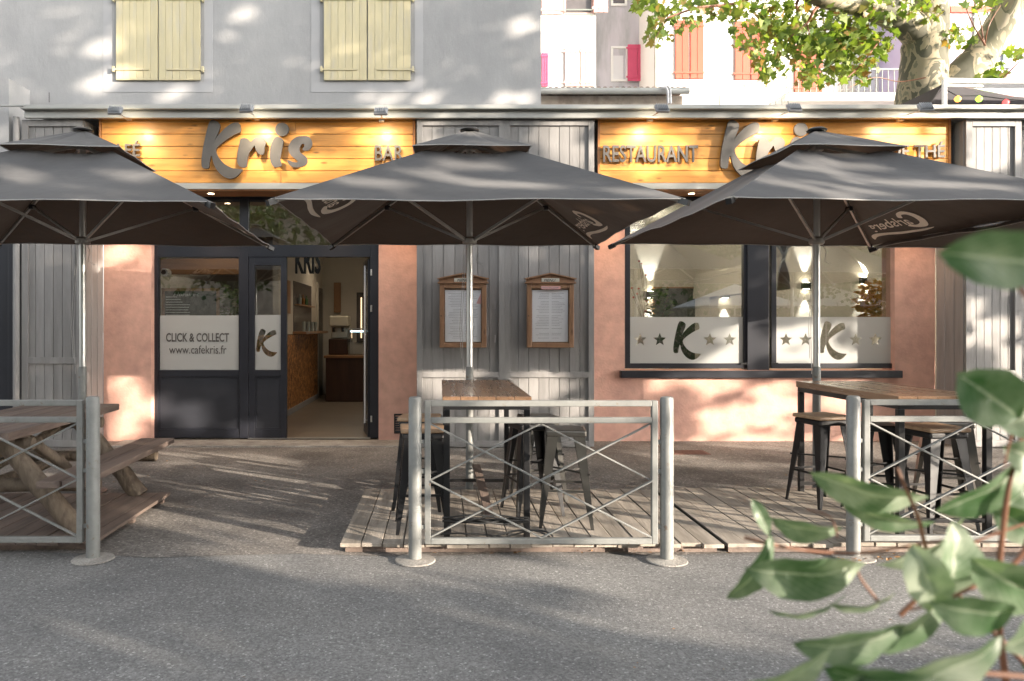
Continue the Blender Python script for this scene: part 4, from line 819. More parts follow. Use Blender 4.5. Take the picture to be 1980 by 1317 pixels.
# ------------------------------------------------------------------ parasols
HW = 1.565
def parasol():
    t = thing('parasol','','parasol',(0,0,0),'charcoal square market parasols on the terrace')
    ZA,ZE,ZP = 3.45,2.575,3.51; t0 = .262
    def pos(k,s,u,za=ZA,ze=ZE,hw=HW,sag=.035):
        h = hw*u; z = za-(za-ze)*u - sag*(1-s*s)*math.sin(math.pi*min(1,u))*1.0; pull = .02*(1-s*s)*u
        x,y = s*h, -(h-pull*hw)
        for _ in range(k): x,y = -y,x
        z += .014*math.sin(3.1*x+2.3*y+k)*math.sin(5.2*y-1.7*x+2*k)*(1-abs(s)**4)+.006*math.sin(s*9+k*2)*math.sin(math.pi*min(1,u))*(1-abs(s)**6)
        return Vector((x,y,z))
    def skin(za,ze,hw,u0,sag,ns=26,nu=16):
        mb = MB()
        for k in range(4):
            vs=[pos(k,-1+2*i/ns,u0+(1-u0)*j/nu,za,ze,hw,sag) for j in range(nu+1) for i in range(ns+1)]
            fs=[(j*(ns+1)+i,(j+1)*(ns+1)+i,(j+1)*(ns+1)+i+1,j*(ns+1)+i+1) for j in range(nu) for i in range(ns)]
            mb.add(vs,fs)
        return mb
    cano = skin(ZA,ZE,HW,t0,.055).build('canopy',M['canvas'],t); me = cano.data
    bm = bmesh.new(); bm.from_mesh(me); bmesh.ops.remove_doubles(bm,verts=bm.verts,dist=.0005); bmesh.ops.recalc_face_normals(bm,faces=bm.faces)
    if sum(f.normal.z for f in bm.faces) < 0: bmesh.ops.reverse_faces(bm,faces=bm.faces)
    bm.to_mesh(me); bm.free(); me.polygons.foreach_set('use_smooth',[True]*len(me.polygons)); cano.modifiers.new('es','EDGE_SPLIT').split_angle = R(12)
    vent = skin(ZP,3.235,.53,.04,.015,8,5).build('vent_canopy',M['canvas'],t); me = vent.data
    bm = bmesh.new(); bm.from_mesh(me); bmesh.ops.remove_doubles(bm,verts=bm.verts,dist=.0005); bmesh.ops.recalc_face_normals(bm,faces=bm.faces)
    if sum(f.normal.z for f in bm.faces) < 0: bmesh.ops.reverse_faces(bm,faces=bm.faces)
    bm.to_mesh(me); bm.free()
    for (za,ze,hw,par,sag) in ((ZA,ZE,HW,cano,.055),(ZP,3.235,.53,vent,.015)):
        mb = MB()
        for k in range(4): mb.tube([pos(k,-1+2*i/12,1,za,ze,hw,sag)+Vector((0,0,-.003)) for i in range(13)],.0045,5)
        mb.build('hem',M['hem'],par)
    MB().lathe((0,0,ZP-.012),[(.09,0),(.095,.012),(.07,.03),(.0,.045)],18).build('top_cap',M['black'],t,smooth=True)
    MB().tube([(0,0,.02),(0,0,3.45)],.031,18).build('pole',M['alu'],t,smooth=True)
    MB().tube([(0,0,.0),(0,0,1.22)],.037,18).build('lower_pole',M['post'],t,smooth=True)
    MB().lathe((0,0,0),[(.22,0),(.22,.012),(.05,.02)],24).build('base_plate',M['black'],t)
    mb = MB(); mb.lathe((0,0,2.40),[(.055,0),(.07,.015),(.07,.055),(.05,.075)],14); mb.build('hub',M['strut'],t,smooth=True); MB().lathe((0,0,3.31),[(.06,0),(.06,.07)],12).build('upper_hub',M['strut'],t,smooth=True)
    for k in range(4):
        c = pos(k,1,.995,sag=0)+Vector((0,0,-.028)); a = Vector((0,0,3.36)); d=(c-a); a2 = a+d*.02
        rb = MB().beam(a2,c,.022,.03).build('rib',M['strut'],t); MB().beam(c-d*.015,c+d.normalized()*.045,.045,.045).build('end_cap',M['black'],rb)
        q = a+d*.55+Vector((0,0,-.015)); st = MB().beam((d.normalized()*.05).xy.to_3d()+Vector((0,0,2.44)),q,.02,.024).build('strut',M['strut'],t); MB().box(q-Vector((.03,.03,.03)),q+Vector((.03,.03,.02))).build('strut_joint',M['black'],st,bevel=.008)
    # printed script logo on the two side panels (seen reversed from beneath)
    for k in (1,3):
        me = text_mesh('arlsberg',shear=.22,off=.012,depth=.0); fit(me,.24,1.0,.20,.62)
        lg = [me]
        cpts = [(.36,.64),(.30,.80),(.16,.86),(.04,.70),(.02,.42),(.10,.16),(.24,.14),(.36,.24),(.32,.30),(.22,.26),(.13,.36),(.11,.58),(.16,.72),(.25,.72),(.29,.60)]
        me2 = curve_mesh([crom(cpts,4)],.0)
        spts = [(.06,.06),(.25,-.04),(.5,.0),(.75,.08),(.95,.06),(1.03,-.04),(1.06,.10),(.97,.18),(.75,.17),(.5,.09),(.28,.05)]
        me3 = curve_mesh([crom(spts,4)],.0)
        bm = bmesh.new()
        for q in (me,me2,me3): bm.from_mesh(q)
        mm = bpy.data.meshes.new('logo'); bm.to_mesh(mm); bm.free()
        def f(x,y,z): 
            s = -(.16+.72*x) if k==3 else -(.16+.72*x); s = -s
            u = .93-.28*y; p = pos(k,s,u,sag=.055); q = pos(k,s,u+.01,sag=.055); r_ = pos(k,s+.01,u,sag=.055); nn = (q-p).cross(r_-p).normalized(); nn = nn if nn.z<0 else -nn
            return p+nn*.009
        put_mesh(mm,'printed_logo',M['logo'],cano,f)
    # cords hanging from the hub
    mb = MB(); 
    for dx,zz in ((-.05,1.15),(-.065,1.3)): mb.tube([(dx*.8,-.02,2.42),(dx*1.1,-.03,2.0),(dx*1.5,-.03,1.6),(dx*1.2,-.02,zz)],.003,5)
    mb.tube([(.05,-.02,2.40),(.08,-.03,2.33),(.06,-.03,2.24),(.13,-.03,2.2)],.003,5)
    mb.build('cord',M['hem'],t)
    return t
pa = parasol(); yc_ = 7.12
pa.location = (fx(908,yc_),yc_,0); pa['label'] = 'charcoal parasol at the centre behind the high table'
dup(pa,(fx(160,yc_),yc_,0),R(4.6),'charcoal parasol at the left over the picnic table')
dup(pa,(fx(1579,yc_),yc_,0),R(2.8),'charcoal parasol in front of the right sign')
p4 = dup(pa,(6.62,7.0,-.05),R(1),'charcoal parasol cut off by the right edge')

# ------------------------------------------------------------------ background houses and roofs
def hz(py,Y): return CH-(py-HY)*Y/F
Y1 = 22.0
ph = thing('pink_shuttered_house','sunlit cream house with pale pink shutters behind the cafe roof','house',(fx(1090,Y1),Y1,0))
def wallbox(par,pa,pb,Y,m,zt2=15,name='wall',d=5): return bx(name,(fx(pa,Y),Y,0),(fx(pb,Y),Y+d,zt2),m,par)
wallbox(ph,985,1152,Y1,M['hwhite'])
def bshut(par,pa,pb,ya,yb_,Y,m,label=None,n=3,open_=False):
    x0,x1,z0,z1 = fx(pa,Y),fx(pb,Y),hz(yb_,Y),hz(ya,Y); mb = MB(); w=(x1-x0)/n
    for k in range(n): mb.box((x0+k*w+.006,Y-.05,z0),(x0+(k+1)*w-.006,Y-.005,z1))
    for zz in (.1,.9): mb.box((x0-.05,Y-.068,z0+(z1-z0)*zz-.03),(x1+.0,Y-.051,z0+(z1-z0)*zz+.03))
    return mb.build('shutter',m,par,bevel=.004)
bshut(ph,1092,1121,93,168,Y1,M['ppale']); bshut(ph,1122,1149,93,168,Y1,M['ppale']); bshut(ph,1047,1060,103,168,Y1,M['pshut']); bshut(ph,1047,1088,-60,29,Y1,M['ppale']); bshut(ph,1147,1175,-60,25,Y1-.1,M['ppale'])
wf = frame_rect(fx(1090,Y1),fx(1147,Y1),hz(28,Y1),hz(-60,Y1),Y1-.03,.06,.03,'window',M['ppale'],ph); bx('pane',(fx(1094,Y1),Y1-.015,hz(26,Y1)),(fx(1143,Y1),Y1-.004,hz(-56,Y1)),M['pane'],wf)
mb = MB()
for py in (19,28): mb.tube([P(1092,py,Y1-.12),P(1146,py,Y1-.12)],.02,6)
mb.build('window_rail',M['iron'],ph)
Y2 = 23.4
lh = thing('stained_house','grey stained recessed house with one bright pink open shutter','house',(fx(1205,Y2),Y2,0))
wallbox(lh,1140,1275,Y2,M['hgrey'])
w_ = frame_rect(fx(1181,Y2),fx(1214,Y2),hz(158,Y2),hz(90,Y2),Y2-.04,.07,.04,'window',M['white'],lh); bx('pane',(fx(1185,Y2),Y2-.02,hz(155,Y2)),(fx(1205,Y2),Y2-.005,hz(108,Y2)),M['awn'],w_)
bshut(lh,1213,1250,87,157,Y2-.12,M['pshut'],n=2)
w_ = frame_rect(fx(1181,Y2),fx(1212,Y2),hz(12,Y2),hz(-50,Y2),Y2-.04,.07,.04,'window',M['white'],lh); bx('pane',(fx(1185,Y2),Y2-.02,hz(9,Y2)),(fx(1208,Y2),Y2-.005,hz(-46,Y2)),M['pane'],w_)
Y3 = 21.6
MB().tube([P(1259,-60,Y2-.15),P(1259,180,Y2-.15)],.055,10).build('downpipe',M['awn'],lh,smooth=True)
wh = thing('white_house','overexposed white house with coral shutters behind the plane tree','house',(fx(1500,Y3),Y3,0))
wallbox(wh,1268,1760,Y3,M['hwhite'])
bx('downpipe',(fx(1267,Y3-.1),Y3-.1,0),(fx(1271,Y3-.1),Y3-.001,14),M['oldwall'],wh)
for a_,b_,c_,d_ in ((1305,1331,40,153),(1334,1360,40,153),(1420,1449,42,155),(1451,1479,42,155),(1535,1562,88,180),(1563,1590,88,180)): bshut(wh,a_,b_,c_,d_,Y3,M['rshut'],n=2)
for a_,b_,m_ in ((1627,1652,M['cream']),(1654,1690,M['awn']),(1712,1738,M['hgrey'])): bshut(wh,a_,b_,100,183,Y3,m_,n=2)
Y4 = 19.6
mb = MB(); z1 = hz(179,Y4); mb.box((fx(1520,Y4),Y4,z1-.22),(fx(1775,Y4),Y3-.01,z1)); mb.build('balcony',M['hwhite'],wh)
mb = MB(); x = fx(1522,Y4)
while x < fx(1775,Y4): mb.box((x-.009,Y4+.03,z1),(x+.009,Y4+.048,hz(134,Y4))); x += .16
for py in (133,): mb.box((fx(1522,Y4),Y4+.02,hz(py,Y4)-.02),(fx(1775,Y4),Y4+.06,hz(py,Y4)+.02))
mb.build('balcony_railing',M['iron'],wh)
sr = thing('stair_railing','thin grey green railing climbing to the white balcony','railing',G(1450,760)); sr.location = (fx(1450,Y4),Y4,3.5); WL[sr.name] = Vector(sr.location)
mb = MB(); mb.tube([P(1393,178,Y4),P(1500,148,Y4)],.02,6); mb.tube([P(1438,168,Y4),P(1530,168,Y4)],.014,6); mb.tube([P(1490,200,Y4),P(1528,178,Y4)],.02,6)
for k in range(8): px = 1440+k*12; mb.tube([P(px,168-(px-1440)*.0,Y4),P(px,205,Y4)],.011,5)
for k in range(6): px = 1440+k*14; mb.tube([P(px,165-(px-1440)*.28,Y4),P(px,169,Y4)],.011,5)
mb.tube([P(1392,183,Y4),P(1392,205,Y4)],.02,5); mb.build('railing_bars',M['iron'],sr)
Y5 = 20.5
rh = thing('lilac_house','lilac and pink house with mint shutters at the top right','house',(fx(1900,Y5),Y5,0))
wallbox(rh,1745,2300,Y5,M['hlilac']); bx('upper_wall',(fx(1745,Y5),Y5-.02,hz(105,Y5)),(fx(2300,Y5),Y5-.001,15),M['hpink'],rh)
for a_,b_ in ((1882,1905),(1908,1931),(1938,1958)): bshut(rh,a_,b_,24,132,Y5-.02,M['gshut'],n=2)
bx('lintel_band',(fx(1835,Y5),Y5-.08,hz(26,Y5)),(fx(1925,Y5),Y5-.021,hz(14,Y5)),M['rshut'],rh)
# low tiled building
YT = 12.6
tbd = thing('tiled_outbuilding','low outbuilding with clay tile roof edge and grey gutter','building',(fx(1190,YT),YT,3))
bx('wall',(fx(1048,YT),YT+.15,4.51),(fx(1325,YT),YT+2.5,hz(180,YT)),M['oldwall'],tbd)
mb = MB(); x = fx(1046,YT); n = 24; w=(fx(1328,YT)-x)/n; ztl = hz(173,YT)
for k in range(n):
    xa_ = x+(k+.5)*w; vs=[];fs=[]
    for j in range(7):
        a_ = math.pi*j/6; dx,dz = -math.cos(a_)*w*.5, math.sin(a_)*.055
        vs += [(xa_+dx,YT-.02+random.uniform(-.0,.0),ztl+dz-.01),(xa_+dx,YT+2.6,ztl+dz+.16),(xa_+dx*.8,YT-.02,ztl+dz*.75-.012),(xa_+dx*.8,YT+2.6,ztl+dz*.75+.15)]
        if j: o_=4*(j-1); fs += [(o_,o_+1,o_+5,o_+4),(o_+2,o_+6,o_+7,o_+3),(o_,o_+4,o_+6,o_+2)]
    mb.add(vs,fs)
mb.build('tiled_roof',M['tile'],tbd)
MB().tube([P(1044,176,YT-.06),P(1332,176,YT-.06)],.055,10).build('gutter',M['zinc'],tbd,smooth=True)
mb = MB(); q = YT-.15; mb.tube([P(1284,167,q),P(1291,166,q),P(1296,172,q),P(1297,200,q)],.02,8); mb.tube([P(1279,169,q),P(1287,169,q),P(1291,176,q),P(1292,200,q)],.02,8); mb.build('vent_pipe',M['awn'],tbd,smooth=True)
# awning at the right
YA_ = 11.6
aw = thing('awning_frame','white framed awning with dark lining at the right edge','awning',(fx(1900,YA_),YA_,4.6))
mb = MB(); zA = hz(153,YA_); mb.beam(P(1826,156,YA_),P(2300,162,YA_),.06,.07); mb.beam(P(1826,155,YA_),P(1826,198,YA_)-Vector((0,0,.1)),.055,.055,(0,1,0)); mb.beam(P(1826,165,YA_+.03),P(1900,167,YA_+.03),.04,.04)
mb.build('frame',M['white'],aw,bevel=.008)
mb = MB(); a=P(1836,162,YA_+.1); b=P(2300,168,YA_+.1); c=P(2300,215,YA_+.12); d=P(1960,186,YA_+.1)
mb.add([a,b,c,d,a+Vector((0,.03,0)),b+Vector((0,.03,0)),c+Vector((0,.03,0)),d+Vector((0,.03,0))],[(0,3,2,1),(4,5,6,7),(0,1,5,4),(0,4,7,3),(3,7,6,2)]); mb.build('cloth',M['awn'],aw)
mb = MB(); a=P(1795,205,YA_+.5); b=P(1825,162,YA_+.5); c=P(2300,165,YA_+.5); d=P(2300,225,YA_+.5)
mb.add([a,b,c,d,a+Vector((0,1.6,0)),b+Vector((0,1.6,0)),c+Vector((0,1.6,0)),d+Vector((0,1.6,0))],[(0,3,2,1),(4,5,6,7),(0,1,5,4),(1,2,6,5)]); mb.build('lining',M['tarp'],aw)
fg = thing('festoon_lights','string of coloured bulbs under the white awning','string lights',P(1900,188,YA_+.2))
mb = MB(); mb.tube([P(1795,205,YA_+.2),P(1826,166,YA_+.2)],.006,5); mb.tube([P(1826,172,YA_+.2),P(1852,186,YA_+.2),P(1892,185,YA_+.2),P(1945,192,YA_+.2),P(2000,196,YA_+.2)],.008,5); mb.build('wire',M['cable'],fg)
for px,py,m_ in ((1852,191,'bulbo'),(1893,191,'bulbg'),(1945,198,'bulbr')):
    p = P(px,py,YA_+.2); MB().lathe(p,[(.01,.05),(.045,.015),(.05,-.01),(.03,-.045),(.0,-.055)],12).build('bulb',M[m_],fg,smooth=True)

# ------------------------------------------------------------------ trees
def star_leaf(s):
    pts = [(0,-.55),(.18,-.35),(.55,-.40),(.42,-.10),(.72,.15),(.34,.20),(.22,.42),(0,.80),(-.22,.42),(-.34,.20),(-.72,.15),(-.42,-.10),(-.55,-.40),(-.18,-.35)]
    return [Vector((x*s,y*s,-.18*s*abs(x))) for x,y in pts]
def limb(mb,pts,r0,r1,n=14):
    P_ = [Vector(p) for p in pts]; out=[]; rs=[]
    for i in range(len(P_)-1):
        for j in range(5):
            a=j/5; p0=P_[max(i-1,0)];p1=P_[i];p2=P_[i+1];p3=P_[min(i+2,len(P_)-1)]
            out.append(.5*((2*p1)+(-p0+p2)*a+(2*p0-5*p1+4*p2-p3)*a*a+(-p0+3*p1-3*p2+p3)*a**3))
    out.append(P_[-1]); N_=len(out); rs=[(r0+(r1-r0)*k/(N_-1))*random.uniform(.95,1.06) for k in range(N_)]
    mb.tube(out,0,n,rs=rs)
YT2 = 14.0
tr = thing('plane_tree','old plane tree with mottled bark rising behind the right sign','tree',P(1785,1000,YT2).xy.to_3d())
mb = MB(); b0 = P(1782,300,YT2); b0.z = 0
limb(mb,[b0,P(1782,240,YT2),P(1786,130,YT2),P(1790,60,YT2),P(1795,-60,YT2),P(1830,-200,YT2)],.46,.33,20); mb.build('trunk',M['bark'],tr,smooth=True)
mb = MB(); limb(mb,[P(1800,185,YT2+.1),P(1860,150,YT2),P(1905,95,YT2),P(1945,30,YT2-.2),P(1985,-70,YT2-.5)],.36,.24,16); mb.build('limb',M['bark'],tr,smooth=True)
mb = MB(); limb(mb,[P(1785,75,YT2),P(1740,35,YT2-.3),P(1670,8,YT2-.7),P(1600,-6,YT2-1),P(1500,-40,YT2-1.2)],.30,.16,16); mb.build('limb',M['bark'],tr,smooth=True)
mb = MB()
for pts,r in (([(1600,0),(1575,20),(1560,45),(1530,70)],.035),([(1690,15),(1640,60),(1600,90)],.035),([(1500,-30),(1430,5),(1350,15),(1290,35)],.04),([(1550,-10),(1540,12),(1557,38),(1566,70)],.03),([(1905,88),(1880,45),(1860,-5)],.016),([(1903,88),(1895,40),(1880,-5)],.014),([(1904,88),(1912,50),(1935,10)],.014),([(1700,80),(1660,130),(1620,165)],.018),([(1940,150),(1970,120),(1985,100)],.014),([(1790,150),(1740,158),(1690,150),(1640,170)],.012),([(1290,35),(1275,60),(1262,85)],.012)):
    mb = MB(); limb(mb,[P(a,b,YT2-.6-random.random()*.5) for a,b in pts],r,r*.35,7); mb.build('twig',M['stem'],tr,smooth=True)
CL = [(1245,5,32,26,50),(1285,50,38,32,85),(1262,78,18,14,22),(1340,15,75,22,110),(1440,10,85,26,150),(1450,75,40,38,100),(1505,60,55,55,190),(1505,120,38,36,90),(1480,140,20,20,32),(1565,55,75,55,290),(1585,110,48,45,160),(1625,70,58,50,230),(1560,150,18,16,22),(1645,105,42,42,130),(1690,65,45,45,150),(1592,158,18,10,16),(1690,115,22,22,32),(1668,152,12,12,10),(1715,10,60,26,110),(1780,18,42,28,90),(1850,70,38,24,45),(1900,10,45,18,35),(1912,150,24,16,34),(1955,105,22,12,16),(1935,140,10,22,14),(1450,-90,330,70,900),(1750,-80,200,60,500),(1640,130,35,30,50),(1345,42,30,14,22),(1400,25,40,20,40)]
def leafcloud(par,mname,specs,size,name='foliage',depth=1.6,Y0=13.6):
    mb = MB()
    for (cx_,cy_,rx,ry,n) in specs:
        for _ in range(n):
            a = random.random()*6.28; q = random.random()**.55; px = cx_+math.cos(a)*rx*q; py = cy_+math.sin(a)*ry*q; Yq = Y0+random.uniform(-depth,depth)*.5
            c = P(px,py,Yq); s = size*random.uniform(.55,1.15)
            Rm = Matrix.Rotation(random.random()*6.28,3,'Z')@Matrix.Rotation(random.gauss(1.0,.5),3,'X')@Matrix.Rotation(random.uniform(-.7,.7),3,'Y')@Matrix.Rotation(random.random()*6.28,3,'Z')
            vs = [c+Rm@v for v in star_leaf(s)]; mb.add(vs,[tuple(range(14))])
    return mb.build(name,M[mname],par)
leafcloud(tr,'leafA',[(a,b,c,d,int(e*(.52 if a<1540 else .72))) for a,b,c,d,e in CL],.145); leafcloud(tr,'leafB',[(a,b,c,d,max(3,int(e*.14))) for a,b,c,d,e in CL if b > -50]+[(1560,150,25,22,12),(1455,105,20,25,10)],.13)

# sun frame: u to the right, v upwards, t towards the sun
Uv = Vector((math.cos(SUN_AZ),math.sin(SUN_AZ),0)); Vv = SV.cross(Uv); Vv = Vv if Vv.z>0 else -Vv
HOLES = []   # gaps cut in the shade tree crowns to place the sun patches: centre and half axes in the (u, v) frame, share of leaves kept
def hole(c,ax,ay,keep=0.):
    A = np.array([[ax.dot(Uv),ay.dot(Uv)],[ax.dot(Vv),ay.dot(Vv)]]); Cv = A@A.T+np.eye(2)*.12**2
    HOLES.append((np.array([c.dot(Uv),c.dot(Vv)]),np.linalg.inv(Cv),keep))
def hw(px,py,rx,ry,Y=10.,rot=0.,keep=0.):
    s = Y/F; a = R(rot); hole(P(px,py,Y),Vector((rx*s*math.cos(a),0,rx*s*math.sin(a))),Vector((-ry*s*math.sin(a),0,ry*s*math.cos(a))),keep)
def hg(px,py,rx,ry,keep=0.,z=0.):
    c = G(px,py,z); a = G(px+rx,py,z)-c; b = (G(px,py+ry,z)-G(px,py-ry,z))*.5; hole(c,a,b,keep)
for a in ((195,95,22,9,15),(190,162,20,16,0),(335,180,26,15,30),(470,28,4,4,0),(760,192,10,4,0),(828,191,12,4,0),(1008,190,10,4,0),(968,194,10,4,0),(1012,50,14,14,0),(225,150,6,8,0)): hw(a[0],a[1],a[2]*.9,a[3]*.9,YU,a[4],.06)
for a in ((1078,255,44,36,0),(1165,320,26,55,0),(850,235,30,16,0),(1100,300,34,30,0),(835,285,12,30,0),(920,215,30,8,0),(605,265,34,12,15),(500,220,40,6,5)): hw(a[0],a[1],a[2],a[3],YB,a[4],.12)
hw(1420,290,150,60,YS,0,.30); hw(1780,270,110,65,YS,0,.2); hw(1905,265,85,70,YB,0,.15); hw(1225,300,60,40,YS,0,.2); hw(560,320,120,18,YS,0,.4); hw(700,250,50,20,YS,-20,.3)
# parasol tops
for a in ((930,312,55,7,-8),(730,350,70,6,-4),(1010,352,70,7,-3),(880,262,35,4,-5),(1270,372,60,7,-5),(1010,268,22,3,-6),(280,330,30,4,-4),(60,330,40,3,-4),(860,330,60,4,-6)): hw(a[0],a[1],a[2],a[3],2.13/(.559-(633-a[1])/F),a[4],.05)
for a in ((1560,320,110,9,-12),(1650,310,90,6,-8),(1500,350,85,10,-6),(1720,345,120,7,-6),(1640,365,90,4,-3),(1640,270,70,6,-8),(1860,350,110,7,-4),(1930,330,60,5,-3)): hw(a[0],a[1],a[2],a[3],2.13/(.559-(633-a[1])/F),a[4],.12)
# lower facade
for a in ((1000,668,55,9,6),(880,690,75,16,8),(860,730,55,40,0),(830,660,30,16,0),(1040,745,50,34,-10),(1075,690,45,9,0),(1110,805,22,30,0),(960,805,30,22,0),(240,735,22,18,20),(222,765,16,16,0),(262,762,18,10,0),(255,800,36,14,15),(245,835,30,10,10),(230,485,28,16,0),(330,780,16,30,0),(395,800,30,30,0),(500,830,20,14,0)): hw(a[0],a[1],a[2],a[3],YB if 800<a[0]<1150 else YF,a[4],.1)
for a in ((1460,810,95,44,12),(1385,805,26,18,0),(1320,735,30,14,0),(1180,700,28,7,0),(1230,775,26,20,0),(1430,690,70,22,30),(1560,660,90,34,10),(1470,640,30,22,0),(1640,690,60,20,0),(1240,745,38,14,0),(1390,745,40,14,0),(1640,770,60,30,0),(1500,760,60,20,0),(1210,830,40,14,0)): hw(a[0],a[1],a[2],a[3],YF,a[4],.14)
for a in ((1925,640,42,22,25),(1960,690,22,22,0),(1880,600,10,20,0),(1945,740,35,20,0),(1900,820,60,50,0)): hw(a[0],a[1],a[2],a[3],YB,a[4],.12)
# ground
for a in ((1200,985,260,62,.12),(1560,1000,360,80,.12),(1850,960,200,90,.1),(900,905,90,26,.25),(1500,875,280,30,.30),(1850,900,150,40,.2),(430,890,130,14,.35),(380,912,100,12,.25),(640,935,150,18,.40),(470,950,90,12,.35),(720,960,80,14,.4),(600,1080,260,16,.35),(980,1095,240,14,.35),(1350,1112,300,40,.0),(1640,1130,380,75,.0),(1500,1195,320,40,.0),(700,1088,330,22,.05),(1250,1000,420,60,.15),(330,1160,60,5,.5),(330,1000,120,20,.55),(560,1030,180,18,.5),(780,1010,90,20,.5),(870,980,70,30,.45)): hg(*a)
for a in ((1760,1000,150,70,0,.5),(1920,790,90,50,0,.5),(1540,1050,120,60,0,.8),(1900,1180,120,60,0,.8)): hw(a[0],a[1],a[2],a[3],.82,a[4],a[5])
# barrier rails and right post
for a in ((1040,790,230,26,0),(1285,900,22,150,0),(1270,960,30,90,0),(1665,960,22,110,0)): hw(a[0],a[1],a[2],a[3],5.03,a[4],.12)
def crown(name,label,us,n,tc,size,vr=(-2.4,10.8),seed=1,thin=None):
    r = np.random.RandomState(seed); u = r.uniform(us[0],us[1],n); v = r.uniform(vr[0],vr[1],n); tt = tc+r.normal(0,1.6,n)
    rr = r.rand(n); pts = np.stack([u,v],1)
    share = np.ones(n)
    for c,Ai,k in HOLES:
        d = pts-c; q = np.sqrt(np.einsum('ij,jk,ik->i',d,Ai,d)); share = np.where(q<1,np.minimum(share,k*.22),share)
    keep = rr < share
    c = 0; base = Uv*((us[0]+us[1])/2)+SV*tc+Vv*0; base = Vector((base.x,base.y,0))
    t = thing(name,label,'tree',base,'shade trees behind the camera')
    vs=[];
    cen = np.outer(u,np.array(Uv))+np.outer(v,np.array(Vv))+np.outer(tt,np.array(SV)); cen = cen[keep]; cen = cen[cen[:,2]>2.0]; m = len(cen)
    sh = np.array([(0,-.6,0),(.55,-.3,.08),(.6,.25,-.05),(0,.85,0),(-.6,.25,-.05),(-.55,-.3,.08)]); V_=[]; 
    q = r.normal(size=(m,4)); q/=np.linalg.norm(q,axis=1)[:,None]; w_,x,y,z=q.T
    Rm = np.stack([np.stack([1-2*(y*y+z*z),2*(x*y-z*w_),2*(x*z+y*w_)],1),np.stack([2*(x*y+z*w_),1-2*(x*x+z*z),2*(y*z-x*w_)],1),np.stack([2*(x*z-y*w_),2*(y*z+x*w_),1-2*(x*x+y*y)],1)],1)
    s = size*r.uniform(.7,1.3,m); V_ = np.einsum('mij,kj->mki',Rm,sh)*s[:,None,None]+cen[:,None,:]
    mb = MB(); mb.v = [tuple(p) for p in V_.reshape(-1,3)]; mb.f = [tuple(range(6*i,6*i+6)) for i in range(m)]; mb.mi=[0]*m
    mb.build('foliage',M['leafD'],t)
    mb = MB(); top = Vector((base.x,base.y,5.2)); limb(mb,[base,base+Vector((.1,.1,3.5)),top],.5,.36,14); mb.build('trunk',M['bark'],t,smooth=True)
    mb = MB()
    for k in range(11):
        uu = r.uniform(us[0]+.3,us[1]-.3); v_ = r.uniform(vr[0]+1,vr[1]-1); e = Uv*uu+Vv*v_+SV*(tc+r.uniform(-1.5,1.5)); mid = top.lerp(e,.5)+Vector((r.uniform(-.5,.5),r.uniform(-.5,.5),-.4)); limb(mb,[top-Vector((0,0,.6)),mid,e],.065,.012,8)
        for j in range(4):
            f_ = mid.lerp(e,r.uniform(.2,.9)); g_ = f_+Vector(r.normal(0,1.1,3)); limb(mb,[f_,f_.lerp(g_,.5)+Vector(r.normal(0,.15,3)),g_],.016,.006,6)
    mb.build('limb',M['bark'],t,smooth=True); return t
crown('shade_tree','unseen plane tree off to the right, crown cut to cast sun patches, left one of the pair',(-1.2,7.0),48000,17,.105,(-1.5,9.2),3)
crown('shade_tree','unseen plane tree off to the right, crown cut to cast sun patches, right one of the pair',(6.6,13.0),39000,17.5,.105,(-1.5,9.2),4)
# house row added to block reflected sky; trees, hedge and white parasols across the street
oh = thing('backdrop_house_row','unseen house row added behind the camera to block the sky in the window reflections','house',(2,-26,0))
bx('wall',(-32,-30,0),(40,-24,8.5),M['oldwall'],oh); bx('roof',(-33,-31,8.5),(41,-23.5,9.1),M['tile'],oh)
for k in range(14): w_ = bx('window',(-28+k*4.8,-24,4.6),(-26.8+k*4.8,-23.95,6.2),M['white'],oh); bx('pane',(-27.9+k*4.8,-23.95,4.7),(-26.9+k*4.8,-23.94,6.1),M['pane'],w_)
def simple_tree(label,x,y,h,rad,n,seed):
    r = random.Random(seed); t = thing('street_tree',label,'tree',(x,y,0),'trees across the street'); mb = MB()
    for _ in range(n):
        a=r.random()*6.28; b=math.acos(r.uniform(-1,1)); q=rad*r.random()**.4*(1+.25*math.sin(3*a+seed)); c=Vector((x+q*math.sin(b)*math.cos(a),y+q*math.sin(b)*math.sin(a),h+q*.8*math.cos(b)))
        Rm = Matrix.Rotation(r.random()*6.28,3,'Z')@Matrix.Rotation(r.random()*3.1,3,'X'); s=r.uniform(.14,.3); mb.add([c+Rm@Vector(v)*s for v in [(0,-.6,0),(.55,-.1,.08),(.3,.5,0),(0,.85,0),(-.5,.2,.08)]],[(0,1,2,3,4)])
    mb.build('foliage',M['leafD'],t); mb=MB(); limb(mb,[(x,y,0),(x+.1,y,h*.5),(x,y,h)],.25,.12,10)
    for k in range(6): a=k*1.05; limb(mb,[(x,y,h*.55),(x+rad*.4*math.cos(a),y+rad*.4*math.sin(a),h*.85),(x+rad*.8*math.cos(a),y+rad*.8*math.sin(a),h*1.1)],.09,.02,6)
    mb.build('trunk',M['bark'],t,smooth=True)
for k,(x,y,h,rd) in enumerate([(-9,-11,5.5,3.2),(-2.5,-12,5.8,3.3),(4.5,-12.5,5.2,3.2),(11.5,-13,5.6,3.4),(18.5,-17,5.4,3.2)]):
    simple_tree(['bushy tree across the street, far left','bushy tree across the street, left of centre','bushy tree straight behind the camera','bushy tree across the street behind the white parasols','bushy tree across the street, far right'][k],x,y,h,rd,2600,k)
hd = thing('hedge','clipped green hedge across the street','hedge',(3,-9.5,0)); mb = MB()
